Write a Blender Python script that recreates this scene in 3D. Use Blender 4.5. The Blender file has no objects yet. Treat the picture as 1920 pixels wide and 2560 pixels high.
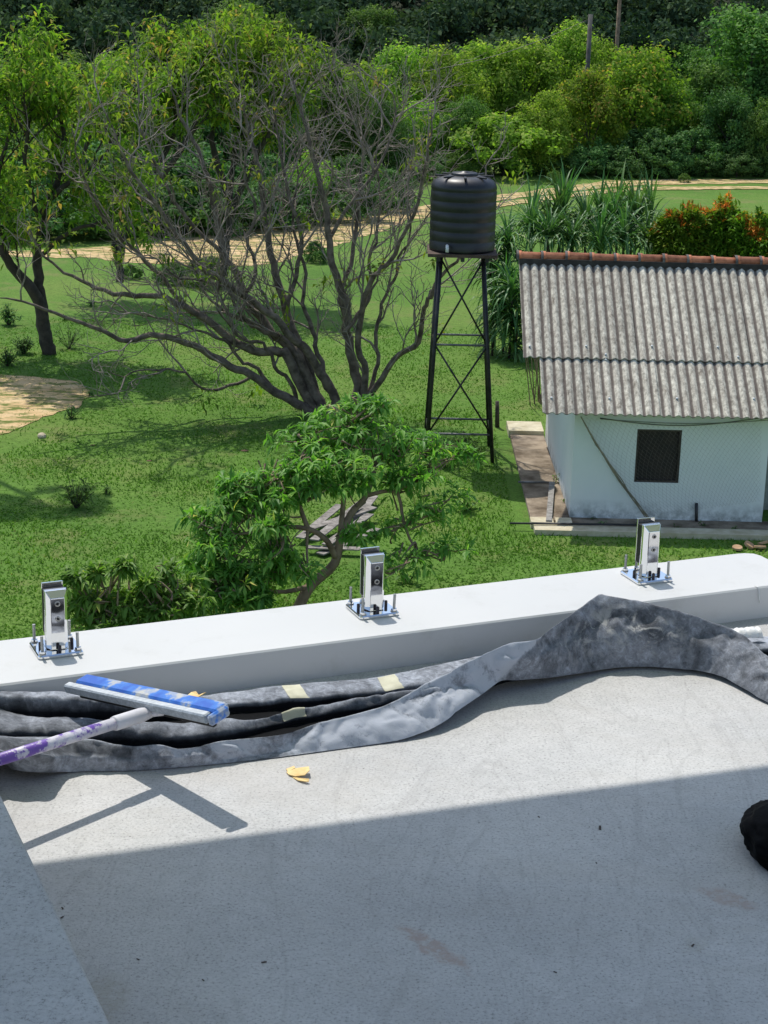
import bpy, math, random
import numpy as np
from mathutils import Vector, Matrix
SC = bpy.context.scene
COL = SC.collection
RNG = np.random.default_rng(7)

# ------------------------------------------------------------------ camera, sky, sun, exposure
FPX = 4450.0; PITCH = math.radians(16.9); ROLL = math.radians(1.43); CAMH = 9.0
Fv = np.array([0, math.cos(PITCH), -math.sin(PITCH)]); U0 = np.array([0, math.sin(PITCH), math.cos(PITCH)]); R0 = np.array([1., 0, 0])
Rc = math.cos(ROLL)*R0 + math.sin(ROLL)*U0; Uc = -math.sin(ROLL)*R0 + math.cos(ROLL)*U0
CP = np.array([0, 0, CAMH])
cam = bpy.data.cameras.new('camera'); co = bpy.data.objects.new('camera', cam); COL.objects.link(co)
cam.sensor_fit = 'HORIZONTAL'; cam.sensor_width = 36; cam.lens = 36*FPX/1920; cam.clip_end = 1500; cam.clip_start = 0.05
co.matrix_world = Matrix(((Rc[0], Uc[0], -Fv[0], 0), (Rc[1], Uc[1], -Fv[1], 0), (Rc[2], Uc[2], -Fv[2], CAMH), (0, 0, 0, 1)))
SC.camera = co
SUN_EL = math.radians(61); SUN_AZ = math.radians(-24.6)     # measured from +Y towards +X
w = bpy.data.worlds.new('World'); SC.world = w; w.use_nodes = True
nt = w.node_tree; bg = nt.nodes['Background']; sky = nt.nodes.new('ShaderNodeTexSky')
sky.sky_type = 'NISHITA'; sky.sun_disc = False; sky.sun_elevation = SUN_EL; sky.sun_rotation = SUN_AZ
sky.air_density = 1.0; sky.dust_density = 1.2
nt.links.new(sky.outputs[0], bg.inputs[0]); bg.inputs[1].default_value = 0.15
sl = bpy.data.lights.new('sun', 'SUN'); so = bpy.data.objects.new('sun', sl); COL.objects.link(so)
sl.energy = 3.0; sl.angle = math.radians(0.53); sl.color = (1, 0.96, 0.89)
sd = Vector((-math.sin(SUN_AZ)*math.cos(SUN_EL), -math.cos(SUN_AZ)*math.cos(SUN_EL), -math.sin(SUN_EL)))
so.rotation_euler = sd.to_track_quat('-Z', 'Y').to_euler(); so.location = (-10, 30, 60)
SC.view_settings.view_transform = 'Standard'; SC.view_settings.look = 'None'
SC.view_settings.exposure = 0.42; SC.view_settings.gamma = 1; SC.view_settings.use_curve_mapping = False
SC.render.engine = 'CYCLES'; SC.cycles.max_bounces = 6

# ------------------------------------------------------------------ geometry helpers
def ray(x, y): return Fv + (x-960)/FPX*Rc - (y-1280)/FPX*Uc
def PZ(x, y, z): d = ray(x, y); return CP + d*((z-CAMH)/d[2])
def PY(x, y, Y): d = ray(x, y); return CP + d*(Y/d[1])
_az = math.radians(-23.3)
NV = np.array([math.sin(_az), math.cos(_az), 0]); WV = np.array([math.cos(_az), -math.sin(_az), 0])
TOPZ = CAMH-1.48; DECK = TOPZ-0.085
OR = PZ(930, 1528, TOPZ)
def WN(s, n, z): return np.array([OR[0], OR[1], 0]) + s*WV + n*NV + np.array([0, 0, z])
def sn(p): q = np.array(p)-OR; return q@WV, q@NV
GA = -_az * 1.0   # rotation of the wall frame about Z
ROTZ = math.atan2(WV[1], WV[0])

def mesh_obj(name, V, faces, mat=None, parent=None, smooth=False, attr=None, uv=None, mats=None, fmat=None):
    V = np.asarray(V, dtype=np.float32)
    me = bpy.data.meshes.new(name)
    if isinstance(faces, np.ndarray):
        k = faces.shape[1]; nf = faces.shape[0]
        me.vertices.add(len(V)); me.vertices.foreach_set('co', V.ravel())
        me.loops.add(nf*k); me.loops.foreach_set('vertex_index', faces.astype(np.int32).ravel())
        me.polygons.add(nf); me.polygons.foreach_set('loop_start', np.arange(nf, dtype=np.int32)*k)
        me.polygons.foreach_set('loop_total', np.full(nf, k, dtype=np.int32))
        me.update(calc_edges=True)
    else:
        me.from_pydata([tuple(map(float, v)) for v in V], [], [tuple(map(int, f)) for f in faces]); me.update()
    if attr is not None:
        for nm, (dom, dat) in attr.items():
            a = me.attributes.new(nm, 'FLOAT', dom); a.data.foreach_set('value', np.asarray(dat, dtype=np.float32))
    if smooth: me.polygons.foreach_set('use_smooth', np.ones(len(me.polygons), dtype=bool))
    if mats:
        for m in mats: me.materials.append(m)
        if fmat is not None: me.polygons.foreach_set('material_index', np.asarray(fmat, dtype=np.int32))
    elif mat: me.materials.append(mat)
    o = bpy.data.objects.new(name, me); COL.objects.link(o)
    if parent: o.parent = parent
    return o
def tag(o, label=None, cat=None, group=None, kind=None):
    if label: o['label'] = label
    if cat: o['category'] = cat
    if group: o['group'] = group
    if kind: o['kind'] = kind
    return o
def empty(name, loc, label, cat, group=None, rz=0):
    o = bpy.data.objects.new(name, None); COL.objects.link(o); o.location = tuple(map(float, loc)); o.rotation_euler = (0, 0, rz)
    o.empty_display_size = 0.1
    return tag(o, label, cat, group)

class MB:                                     # collects shapes, builds one mesh
    def __init__(s): s.V = []; s.F = []; s.S = []
    def add(s, V, F, smooth=False):
        b = len(s.V); s.V += [tuple(map(float, v)) for v in V]; s.F += [tuple(i+b for i in f) for f in F]; s.S += [smooth]*len(F); return s
    def box(s, c, d, ax=None, bev=0.0):
        c = np.array(c, float); d = np.array(d, float)/2
        A = np.eye(3) if ax is None else np.array(ax, float)
        if bev <= 0:
            V = [c+A[0]*x*d[0]+A[1]*y*d[1]+A[2]*z*d[2] for x in (-1, 1) for y in (-1, 1) for z in (-1, 1)]
            return s.add(V, [(0, 1, 3, 2), (4, 6, 7, 5), (0, 4, 5, 1), (2, 3, 7, 6), (0, 2, 6, 4), (1, 5, 7, 3)])
        V = []; idx = {}
        for x in (-1, 1):
            for y in (-1, 1):
                for z in (-1, 1):
                    for a in range(3):
                        q = d-bev; q = q.copy(); q[a] = d[a]
                        idx[(x, y, z, a)] = len(V); sg = np.array([x, y, z])*q
                        V.append(c+A[0]*sg[0]+A[1]*sg[1]+A[2]*sg[2])
        F = []
        for a in range(3):
            b, e = (a+1) % 3, (a+2) % 3
            for sg in (-1, 1):
                f = []
                for (u, v) in ((-1, -1), (1, -1), (1, 1), (-1, 1)):
                    k = [0, 0, 0]; k[a] = sg; k[b] = u; k[e] = v; f.append(idx[tuple(k)+(a,)])
                F.append(f if sg > 0 else f[::-1])
        for a in range(3):
            b, e = (a+1) % 3, (a+2) % 3
            for u in (-1, 1):
                for v in (-1, 1):
                    k0 = [0, 0, 0]; k0[a] = -1; k0[b] = u; k0[e] = v; k1 = list(k0); k1[a] = 1
                    F.append((idx[tuple(k0)+(b,)], idx[tuple(k1)+(b,)], idx[tuple(k1)+(e,)], idx[tuple(k0)+(e,)]))
        for x in (-1, 1):
            for y in (-1, 1):
                for z in (-1, 1): F.append(tuple(idx[(x, y, z, a)] for a in range(3)))
        return s.add(V, F)
    def tube(s, pts, rad, n=8, cap=True, smooth=True):
        V, F = tube_arr(pts, rad, n); F = [tuple(f) for f in F]
        if cap:
            L = len(pts); F.append(tuple(range(n))[::-1]); F.append(tuple((L-1)*n+i for i in range(n)))
        return s.add(V, F, smooth)
    def build(s, name, mat, parent=None, smooth=None):
        o = mesh_obj(name, s.V, s.F, mat, parent)
        fl = s.S if smooth is None else [smooth]*len(s.F)
        o.data.polygons.foreach_set('use_smooth', np.array(fl, dtype=bool))
        return o
def tube_arr(pts, rad, n=6):
    P = np.asarray(pts, float); L = len(P)
    rad = np.full(L, rad, float) if np.isscalar(rad) else np.asarray(rad, float)
    T = np.gradient(P, axis=0); T /= np.linalg.norm(T, axis=1)[:, None]+1e-9
    up = np.array([0, 0, 1.]) if abs(T[0][2]) < .9 else np.array([1., 0, 0])
    a = np.cross(T[0], up); a /= np.linalg.norm(a); V = np.zeros((L, n, 3)); th = np.arange(n)/n*2*math.pi
    for i in range(L):
        a = a - T[i]*(a@T[i]); a /= np.linalg.norm(a)+1e-9; b = np.cross(T[i], a)
        V[i] = P[i]+rad[i]*(np.cos(th)[:, None]*a+np.sin(th)[:, None]*b)
    i = np.arange(L-1)[:, None]*n; j = np.arange(n)[None]; k = (np.arange(n)+1)[None] % n
    F = np.stack([i+j, i+k, i+n+k, i+n+j], -1).reshape(-1, 4)
    return V.reshape(-1, 3), F
def smooth_path(pts, n):
    P = np.asarray(pts, float); L = len(P); t = np.linspace(0, L-1, n); out = []
    for u in t:
        i = min(int(u), L-2); f = u-i; p0 = P[max(i-1, 0)]; p1 = P[i]; p2 = P[i+1]; p3 = P[min(i+2, L-1)]
        out.append(.5*((2*p1)+(-p0+p2)*f+(2*p0-5*p1+4*p2-p3)*f*f+(-p0+3*p1-3*p2+p3)*f**3))
    return np.array(out)
def unit(v): v = np.asarray(v, float); return v/(np.linalg.norm(v, axis=-1, keepdims=True)+1e-9)
def vnoise(P, seed=0, octv=3):                # cheap smooth pseudo noise by summed sines
    r = np.random.default_rng(seed); P = np.asarray(P, float); o = np.zeros(len(P)); a = 1.
    for k in range(octv):
        for j in range(4):
            d = r.normal(size=P.shape[1]); d /= np.linalg.norm(d); o += a*np.sin((P@d)*(2**k)*(1.2+.8*r.random())+r.random()*6.28)
        a *= .5
    return o/4

# ------------------------------------------------------------------ materials
def rgb(c): return (c[0], c[1], c[2], 1)
class NM:
    def __init__(s, name):
        s.m = bpy.data.materials.new(name); s.m.use_nodes = True; s.t = s.m.node_tree; s.b = s.t.nodes['Principled BSDF']
        s.out = s.t.nodes['Material Output']; s.tc = None
    def n(s, typ, **kw):
        x = s.t.nodes.new(typ)
        for k, v in kw.items(): setattr(x, k, v)
        return x
    def l(s, a, b): s.t.links.new(a, b)
    def coord(s, kind='Object'):
        if not s.tc: s.tc = s.n('ShaderNodeTexCoord')
        return s.tc.outputs[kind]
    def geo(s): return s.n('ShaderNodeNewGeometry').outputs['Position']
    def noise(s, scale, detail=4, rough=.6, vec=None, scl=None, dist=0):
        x = s.n('ShaderNodeTexNoise'); x.inputs['Scale'].default_value = scale; x.inputs['Detail'].default_value = detail
        x.inputs['Roughness'].default_value = rough; x.inputs['Distortion'].default_value = dist
        v = vec if vec is not None else s.coord()
        if scl:
            mp = s.n('ShaderNodeMapping'); mp.inputs['Scale'].default_value = scl; s.l(v, mp.inputs[0]); v = mp.outputs[0]
        s.l(v, x.inputs['Vector']); return x.outputs['Fac']
    def ramp(s, fac, stops):
        x = s.n('ShaderNodeValToRGB'); e = x.color_ramp.elements
        while len(e) < len(stops): e.new(.5)
        for i, (p, c) in enumerate(stops):
            e[i].position = p; e[i].color = rgb(c) if not np.isscalar(c) else (c, c, c, 1)
        s.l(fac, x.inputs[0]); return x.outputs[0]
    def mix(s, fac, a, b, mode='MIX'):
        x = s.n('ShaderNodeMix', data_type='RGBA', blend_type=mode)
        for i, v in ((0, fac), (6, a), (7, b)):
            if hasattr(v, 'is_linked') or hasattr(v, 'links'): s.l(v, x.inputs[i])
            elif np.isscalar(v): x.inputs[i].default_value = v
            else: x.inputs[i].default_value = rgb(v)
        return x.outputs[2]
    def bump(s, h, strength=.3, dist=.01):
        x = s.n('ShaderNodeBump'); x.inputs['Strength'].default_value = strength; x.inputs['Distance'].default_value = dist
        s.l(h, x.inputs['Height']); s.l(x.outputs[0], s.b.inputs['Normal'])
    def col(s, c): s.l(c, s.b.inputs['Base Color'])
    def set(s, rough=.6, metal=0, spec=None):
        s.b.inputs['Roughness'].default_value = rough; s.b.inputs['Metallic'].default_value = metal
        if spec is not None: s.b.inputs['Specular IOR Level'].default_value = spec
        return s.m
def simple(name, c1, c2, scale=8, rough=.6, metal=0, bump=0, dist=.01, spec=None, lo=.35, hi=.65, world=False):
    k = NM(name); v = k.geo() if world else None
    f = k.noise(scale, 5, .6, vec=v); k.col(k.ramp(f, [(lo, c1), (hi, c2)]))
    if bump: k.bump(k.noise(scale*2.5, 4, .6, vec=v), bump, dist)
    return k.set(rough, metal, spec)
def leafmat(name, stops, trans=.35, rough=.5, spec=.3):
    k = NM(name); a = k.n('ShaderNodeAttribute'); a.attribute_name = 'rnd'
    oi = k.n('ShaderNodeObjectInfo'); c = k.ramp(a.outputs['Fac'], stops)
    hs = k.n('ShaderNodeHueSaturation'); k.l(c, hs.inputs['Color'])
    mr = k.n('ShaderNodeMapRange'); mr.inputs[3].default_value = .8; mr.inputs[4].default_value = 1.15; k.l(oi.outputs['Random'], mr.inputs[0]); k.l(mr.outputs[0], hs.inputs['Value'])
    mh = k.n('ShaderNodeMapRange'); mh.inputs[3].default_value = .485; mh.inputs[4].default_value = .515; k.l(oi.outputs['Random'], mh.inputs[0]); k.l(mh.outputs[0], hs.inputs['Hue'])
    k.col(hs.outputs[0]); k.set(rough, 0, spec)
    tr = k.n('ShaderNodeBsdfTranslucent'); m2 = k.mix(1.0, hs.outputs[0], (1.0, 1.25, .5), 'MULTIPLY'); k.l(m2, tr.inputs[0])
    ms = k.n('ShaderNodeMixShader'); ms.inputs[0].default_value = trans; k.l(k.b.outputs[0], ms.inputs[1]); k.l(tr.outputs[0], ms.inputs[2]); k.l(ms.outputs[0], k.out.inputs[0])
    return k.m

# deck concrete: pale, fine speckle, pits, a few brown scuffs
k = NM('speckled_concrete'); g = k.geo()
base = k.ramp(k.noise(1.6, 5, .6, vec=g), [(.28, (.375, .372, .365)), (.5, (.45, .446, .436)), (.72, (.515, .508, .492))])
fine = k.ramp(k.noise(170, 4, .75, vec=g), [(.33, .50), (.45, .98), (.66, 1.12)])
base = k.mix(1, base, fine, 'MULTIPLY')
mid = k.ramp(k.noise(38, 4, .7, vec=g), [(.3, .91), (.6, 1.03)])
base = k.mix(1, base, mid, 'MULTIPLY')
vo = k.n('ShaderNodeTexVoronoi'); vo.inputs['Scale'].default_value = 46; k.l(g, vo.inputs['Vector'])
pit = k.ramp(vo.outputs['Distance'], [(.05, 1.), (.13, 0.)])
sel = k.ramp(k.noise(23, 2, .5, vec=g), [(.58, 0.), (.68, 1.)])
pm = k.mix(1, pit, sel, 'MULTIPLY')
base = k.mix(pm, base, (.13, .12, .12))
st = k.ramp(k.noise(.9, 6, .72, vec=g, dist=1.5), [(.48, 0.), (.62, .28)]); base = k.mix(st, base, (.40, .37, .33))
tr_ = k.ramp(k.noise(3.2, 3, .5, vec=g, scl=(1, .18, 1), dist=2.5), [(.485, 0.), (.5, .22), (.515, 0.)]); base = k.mix(tr_, base, (.25, .24, .23))
def scuff(px, py, rx, ry, ang, col, amt, base):
    p = PZ(px, py, DECK); mp = k.n('ShaderNodeMapping', vector_type='TEXTURE'); mp.inputs['Location'].default_value = p; mp.inputs['Rotation'].default_value = (0, 0, ang); mp.inputs['Scale'].default_value = (rx, ry, 1)
    nz = k.n('ShaderNodeTexNoise'); nz.inputs['Scale'].default_value = 25; k.l(g, nz.inputs['Vector'])
    va = k.n('ShaderNodeVectorMath', operation='MULTIPLY_ADD'); k.l(nz.outputs['Color'], va.inputs[0]); va.inputs[1].default_value = (.05, .05, 0); k.l(g, va.inputs[2])
    sb = k.n('ShaderNodeVectorMath', operation='SUBTRACT'); k.l(va.outputs[0], sb.inputs[0]); sb.inputs[1].default_value = (.025, .025, 0); k.l(sb.outputs[0], mp.inputs[0])
    ln = k.n('ShaderNodeVectorMath', operation='LENGTH'); k.l(mp.outputs[0], ln.inputs[0])
    f = k.ramp(ln.outputs['Value'], [(.6, amt), (1.0, 0.)])
    f = k.mix(1, f, k.ramp(k.noise(60, 3, .6, vec=g), [(.35, .3), (.55, 1.)]), 'MULTIPLY')
    return k.mix(f, base, col)
base = scuff(1085, 2370, .025, .105, math.radians(38), (.36, .28, .24), .75, base)
base = scuff(1820, 2245, .03, .07, math.radians(55), (.36, .28, .24), .6, base)
base = scuff(255, 2500, .05, .09, 0, (.33, .31, .26), .5, base)
base = scuff(120, 2400, .06, .11, .2, (.36, .34, .28), .5, base)
base = scuff(1740, 2360, .025, .03, 0, (.33, .31, .26), .35, base)
k.col(base); k.bump(k.noise(130, 3, .7, vec=g), .5, .0022)
M_deck = k.set(.75, 0, .3)

k = NM('painted_parapet'); g = k.geo()
c = k.ramp(k.noise(2.2, 4, .5, vec=g), [(.3, (.52, .525, .52)), (.7, (.56, .56, .55))])
vo = k.n('ShaderNodeTexVoronoi'); vo.inputs['Scale'].default_value = 9; k.l(g, vo.inputs['Vector'])
gr = k.ramp(k.noise(6, 7, .75, vec=g), [(.55, 0.), (.72, .35)]); c = k.mix(gr, c, (.40, .39, .36))
sp = k.ramp(vo.outputs['Distance'], [(.018, 1.), (.035, 0.)])
c = k.mix(k.mix(1, sp, k.ramp(k.noise(4, 1, .5, vec=g), [(.5, 0.), (.6, .6)]), 'MULTIPLY'), c, (.35, .34, .33))
k.col(c); k.bump(k.noise(60, 3, .5, vec=g), .12, .001); M_parapet = k.set(.45, 0, .4)

k = NM('grey_plaster'); g = k.geo()
c = k.ramp(k.noise(3, 5, .6, vec=g), [(.3, (.40, .40, .41)), (.7, (.50, .50, .505))])
c = k.mix(1, c, k.ramp(k.noise(120, 3, .7, vec=g), [(.32, .72), (.5, 1.), (.7, 1.06)]), 'MULTIPLY')
k.col(c); k.bump(k.noise(90, 3, .6, vec=g), .3, .002); M_plaster = k.set(.8, 0, .25)
M_ceiling = simple('white_soffit', (.78, .78, .77), (.82, .82, .81), 2, .7)

# ground
k = NM('pasture'); g = k.geo()
a = k.ramp(k.noise(.16, 5, .6, vec=g), [(.3, (.072, .152, .024)), (.5, (.096, .184, .030)), (.72, (.140, .205, .044))])
b = k.ramp(k.noise(7, 5, .75, vec=g), [(.3, .68), (.5, 1.0), (.72, 1.25)])
c = k.mix(1, a, b, 'MULTIPLY'); c = k.mix(1, c, k.ramp(k.noise(26, 4, .75, vec=g), [(.3, .6), (.5, 1.), (.7, 1.3)]), 'MULTIPLY')
d = k.ramp(k.noise(.7, 6, .7, vec=g), [(.52, 0.), (.68, .55)])
c = k.mix(d, c, (.20, .185, .075))
k.col(c); k.bump(k.noise(11, 5, .75, vec=g), .45, .04); M_ground = k.set(.9, 0, .1)
k = NM('sandy_soil'); g = k.geo()
c = k.ramp(k.noise(1.3, 6, .65, vec=g), [(.3, (.42, .28, .13)), (.5, (.58, .41, .21)), (.75, (.66, .50, .29))])
gm = k.ramp(k.noise(2.4, 6, .7, vec=g, scl=(.6, 1.4, 1)), [(.47, 0.), (.58, 1.)])
c = k.mix(gm, c, (.13, .165, .04))
k.col(c); k.bump(k.noise(3, 6, .7, vec=g), .8, .08); M_sand = k.set(.95, 0, .1)
M_grassblade = leafmat('grass_blades', [(0, (0.06224, 0.1319, 0.01847)), (.5, (0.09853, 0.2002, 0.02668)), (.85, (0.1556, 0.2637, 0.04617)), (1, (0.2697, 0.2637, 0.09238))], .45, .7, .05)
M_hill = simple('hill_undergrowth', (.012, .022, .008), (.03, .045, .015), .3, .95, world=True)

# leaves
M_lime = leafmat('lime_leaves', [(0, (0.1084, 0.1977, 0.02924)), (.4, (0.2168, 0.3531, 0.05009)), (.8, (0.3432, 0.4944, 0.0793)), (1, (0.4876, 0.5225, 0.1253))], .52, .6, .06)
M_mid = leafmat('mid_green_leaves', [(0, (0.05506, 0.1197, 0.02875)), (.5, (0.118, 0.2195, 0.04792)), (1, (0.2045, 0.3193, 0.06708))], .35, .6, .08)
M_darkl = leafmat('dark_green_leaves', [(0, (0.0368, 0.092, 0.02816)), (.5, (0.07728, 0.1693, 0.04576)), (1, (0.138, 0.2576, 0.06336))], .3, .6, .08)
M_far = leafmat('far_forest_leaves', [(0, (0.0323, 0.06324, 0.03468)), (.5, (0.07106, 0.1186, 0.06069)), (1, (0.1357, 0.1897, 0.08092))], .2, .8, .02)
M_olive = leafmat('yellow_green_leaves', [(0, (0.08175, 0.1599, 0.02282)), (.45, (0.1772, 0.2933, 0.03912)), (.8, (0.2997, 0.3734, 0.05216)), (1, (0.4905, 0.3201, 0.09785))], .52, .6, .06)
M_mango = leafmat('long_glossy_leaves', [(0, (0.08998, 0.1834, 0.03618)), (.5, (0.18, 0.3285, 0.05788)), (.85, (0.3199, 0.4584, 0.09045)), (1, (0.6799, 0.5502, 0.1448))], .48, .45, .2)
M_strap = leafmat('strap_leaves', [(0, (0.04725, 0.1148, 0.0364)), (.5, (0.0945, 0.2025, 0.0585)), (.9, (0.189, 0.3105, 0.0975)), (1, (0.432, 0.405, 0.208))], .25, .45, .3)
M_croton = leafmat('orange_tipped_leaves', [(0, (0.06113, 0.1485, 0.01584)), (.6, (0.1765, 0.3119, 0.02904)), (.84, (0.2717, 0.297, 0.0396)), (.93, (0.6521, 0.2228, 0.0396)), (1, (0.883, 0.297, 0.0528))], .35, .6, .1)
M_bark = simple('grey_brown_bark', (.065, .048, .035), (.20, .16, .12), 6, .9, bump=.6, dist=.02, world=True)
M_barkd = simple('dark_bark', (.03, .024, .018), (.07, .055, .042), 6, .9, bump=.6, dist=.02, world=True)
M_barkl = simple('pale_tan_bark', (.14, .09, .055), (.30, .21, .13), 5, .85, bump=.5, dist=.01, world=True)
M_twig = simple('bare_twigs', (.15, .12, .095), (.33, .28, .23), 3, .9, world=True)

# ------------------------------------------------------------------ ground, sand, hill
def gz(x, y):                                  # terrain height
    x = np.asarray(x, float); y = np.asarray(y, float)
    t = np.clip((y-(92+0.12*x))/1.0, 0, None)
    return 0.42*t*(1-np.exp(-t/25.)) + 0.0*x
xs = np.concatenate([np.linspace(-420, -60, 13)[:-1], np.linspace(-60, 60, 61), np.linspace(60, 420, 13)[1:]])
ys = np.concatenate([np.linspace(-60, 10, 6)[:-1], np.linspace(10, 110, 51), np.linspace(115, 420, 62)])
X, Y = np.meshgrid(xs, ys); Z = gz(X, Y) + np.where(Y < 90, 0.0, 0)
Vg = np.stack([X, Y, Z], -1).reshape(-1, 3); nx = len(xs); ny = len(ys)
ii, jj = np.meshgrid(np.arange(ny-1), np.arange(nx-1), indexing='ij'); q = (ii*nx+jj).reshape(-1)
Fg = np.stack([q, q+1, q+nx+1, q+nx], -1)
fy = Vg[Fg].mean(1)[:, 1]; fx = Vg[Fg].mean(1)[:, 0]
hillm = fy > 96+0.12*fx
go = mesh_obj('ground', Vg, Fg, smooth=True, mats=[M_ground, M_hill], fmat=hillm.astype(int)); tag(go, kind='structure')

def jag_poly(name, pts, z, mat, amp=.25, seed=1, step=.25):
    P = np.array([PZ(x, y, 0)[:2] for x, y in pts]); r = np.random.default_rng(seed); out = []
    for i in range(len(P)):
        a = P[i]; b = P[(i+1) % len(P)]; L = np.linalg.norm(b-a); n = max(2, int(L/step))
        nn = np.array([-(b-a)[1], (b-a)[0]])/(L+1e-9)
        for j in range(n):
            q = a+(b-a)*j/n; wv = vnoise(np.array([[q[0]*1.3, q[1]*1.3]]), seed, 3)[0]
            out.append(q+nn*amp*(wv+ .35*r.normal()))
    out = np.array(out); V = np.c_[out, np.full(len(out), z)]
    o = mesh_obj(name, V, [tuple(range(len(V)))], mat)
    return tag(o, kind='structure')
jag_poly('sandy_path', [(-200, 640), (0, 628), (200, 622), (340, 612), (560, 582), (760, 560), (930, 535), (1040, 517), (1085, 520), (1070, 540), (1010, 556), (930, 585), (840, 612), (690, 660), (560, 672), (400, 660), (320, 656), (200, 642), (0, 643), (-200, 665)], .012, M_sand, .22, 3)
jag_poly('sandy_track', [(1040, 518), (1250, 488), (1400, 468), (1520, 452), (1700, 449), (2050, 449), (2050, 457), (1700, 461), (1560, 465), (1440, 478), (1260, 500), (1060, 530)], .020, M_sand, .12, 4)
jag_poly('sandy_track', [(1150, 520), (1300, 500), (1450, 480), (1600, 469), (1800, 467), (2050, 468), (2050, 474), (1800, 474), (1600, 477), (1450, 490), (1300, 512), (1160, 532)], .028, M_sand, .12, 5)
jag_poly('sand_patch', [(-200, 950), (0, 940), (90, 942), (190, 955), (215, 985), (190, 1020), (120, 1045), (30, 1075), (-60, 1100), (-250, 1130)], .012, M_sand, .14, 6)

# ------------------------------------------------------------------ foliage builders
def quads(P, N, size, asp=.5, rng=RNG, droop=0., fold=False):
    """leaf blades at P, lying roughly across N; returns verts, faces(4), rnd"""
    n = len(P); d = rng.normal(size=(n, 3)); d -= N*(d*N).sum(1)[:, None]; d = unit(d); d[:, 2] -= droop; d = unit(d)
    s = np.cross(d, N); s = unit(s+rng.normal(size=(n, 3))*.15); L = size*(.6+.8*rng.random(n)); W = L*asp
    a = P-d*L[:, None]*.5; b = P+s*W[:, None]*.5; c = P+d*L[:, None]*.5; e = P-s*W[:, None]*.5
    V = np.stack([a, b, c, e], 1).reshape(-1, 3); F = np.arange(n*4).reshape(n, 4)
    return V, F
def long_leaves(P, D, L, W, rng):
    """bent lance leaves: base P, direction D, two segments, 2 quads folded -> 4 quads"""
    n = len(P); up = np.array([0, 0, 1.]); side = unit(np.cross(D, up)+rng.normal(size=(n, 3))*.25)
    nrm = unit(np.cross(side, D)); L = L*(.65+.6*rng.random(n)); W = W*(.7+.5*rng.random(n))
    p0 = P; m = P+D*(L*.45)[:, None]; D2 = unit(D+np.array([0, 0, -.55])); t = m+D2*(L*.55)[:, None]
    w = (W*.5)[:, None]; V = np.stack([p0, m+side*w+nrm*w*.35, m, m-side*w+nrm*w*.35, t], 1).reshape(-1, 3)
    i = np.arange(n)[:, None]*5; F = np.concatenate([i+np.array([[0, 1, 2]]), i+np.array([[0, 2, 3]]), i+np.array([[1, 4, 2]]), i+np.array([[2, 4, 3]])], 0)
    return V, F, np.tile(np.arange(n), 4)
def crown_arrays(seed, n_puff, n_leaf, leaf, rx=1., rz=1., shape='dome', asp=.55, droop=.3, fill=.25):
    r = np.random.default_rng(seed)
    u = unit(r.normal(size=(n_puff, 3))); u[:, 2] = np.where(u[:, 2] < -.80, -u[:, 2], u[:, 2])
    rad = .55+.45*r.random(n_puff)**.5; rad = rad*(1+.26*vnoise(u*2.6, seed, 3))
    C = u*rad[:, None]*np.array([rx, rx, rz]); C[:, 2] += rz*.2
    pr = (.11+.17*r.random(n_puff)**1.5)*(rx+rz)/2
    wgt = pr**2; cnt = r.multinomial(n_leaf, wgt/wgt.sum()); ci = np.repeat(np.arange(n_puff), cnt); n = len(ci)
    v = unit(r.normal(size=(n, 3))); v[:, 2] = v[:, 2]*.8+.15; v = unit(v)
    rr = np.where(r.random(n) < fill, r.random(n), .65+.55*r.random(n)**1.4+.5*(r.random(n) < .06)*r.random(n))
    st_ = (.7+.7*r.random((n_puff, 3)))*np.array([1., 1., .95]); P = C[ci]+v*(pr[ci]*rr)[:, None]*st_[ci]
    N = unit(v+unit(C[ci])*.4+r.normal(size=(n, 3))*.55+np.array([0, 0, .35]))
    V, F = quads(P, N, leaf, asp, r, droop)
    prnd = r.random(n_puff); rnd = np.clip(.5+.22*r.normal(size=n)+.38*(prnd[ci]-.5)+.12*(v[:, 2]), 0, 1)
    return V, F, rnd, C, pr

def simple_trunk(h, r0, C, seed, nb=6, spread=1.):
    r = np.random.default_rng(seed); mb = MB(); tp = np.array([r.normal()*.1, r.normal()*.1, h])
    P = smooth_path([(0, 0, -.2), (r.normal()*.08, r.normal()*.08, h*.4), tp], 6); mb.tube(P, np.linspace(r0, r0*.55, 6), 6)
    for i in r.choice(len(C), min(nb, len(C)), replace=False):
        s0 = P[3 if r.random() < .5 else 5]; e = C[i]
        Q = smooth_path([s0, s0*.5+e*.5+np.array([0, 0, .1])+r.normal(size=3)*.1, e], 5); mb.tube(Q, np.linspace(r0*.45, r0*.12, 5), 5, cap=False)
    return mb

PROTO = {}
def make_proto(key, seed, n_puff, n_leaf, leaf, H, R, rz, **kw):
    """mesh data for a tree of total height H (crown half height rz, radius R)"""
    V, F, rnd, C, pr = crown_arrays(seed, n_puff, n_leaf, leaf, R, rz, **kw)
    cz = H-rz*1.22; V = V+np.array([0, 0, cz]); C = C+np.array([0, 0, cz])
    me = None
    o = mesh_obj('crown', V, F, None, attr={'rnd': ('FACE', rnd)}); me = o.data; bpy.data.objects.remove(o)
    t = simple_trunk(max(cz, .4), .05*H**.8*.5+.03, C, seed+5).build('trunk', M_barkd); tm = t.data; bpy.data.objects.remove(t)
    PROTO[key] = (me, tm, H)
NV_ = 7
for i in range(NV_):
    make_proto(('dome', i), 20+i, 150, 15000, .215, 6.5, 2.9, 3.2, droop=.35)
for i in range(4):
    make_proto(('tall', i), 40+i, 170, 16000, .225, 8.5, 2.5, 4.2, droop=.4)
for i in range(4):
    make_proto(('bush', i), 60+i, 85, 8000, .19, 3.0, 2.3, 1.5, droop=.25)
MCACHE = {}
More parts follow.
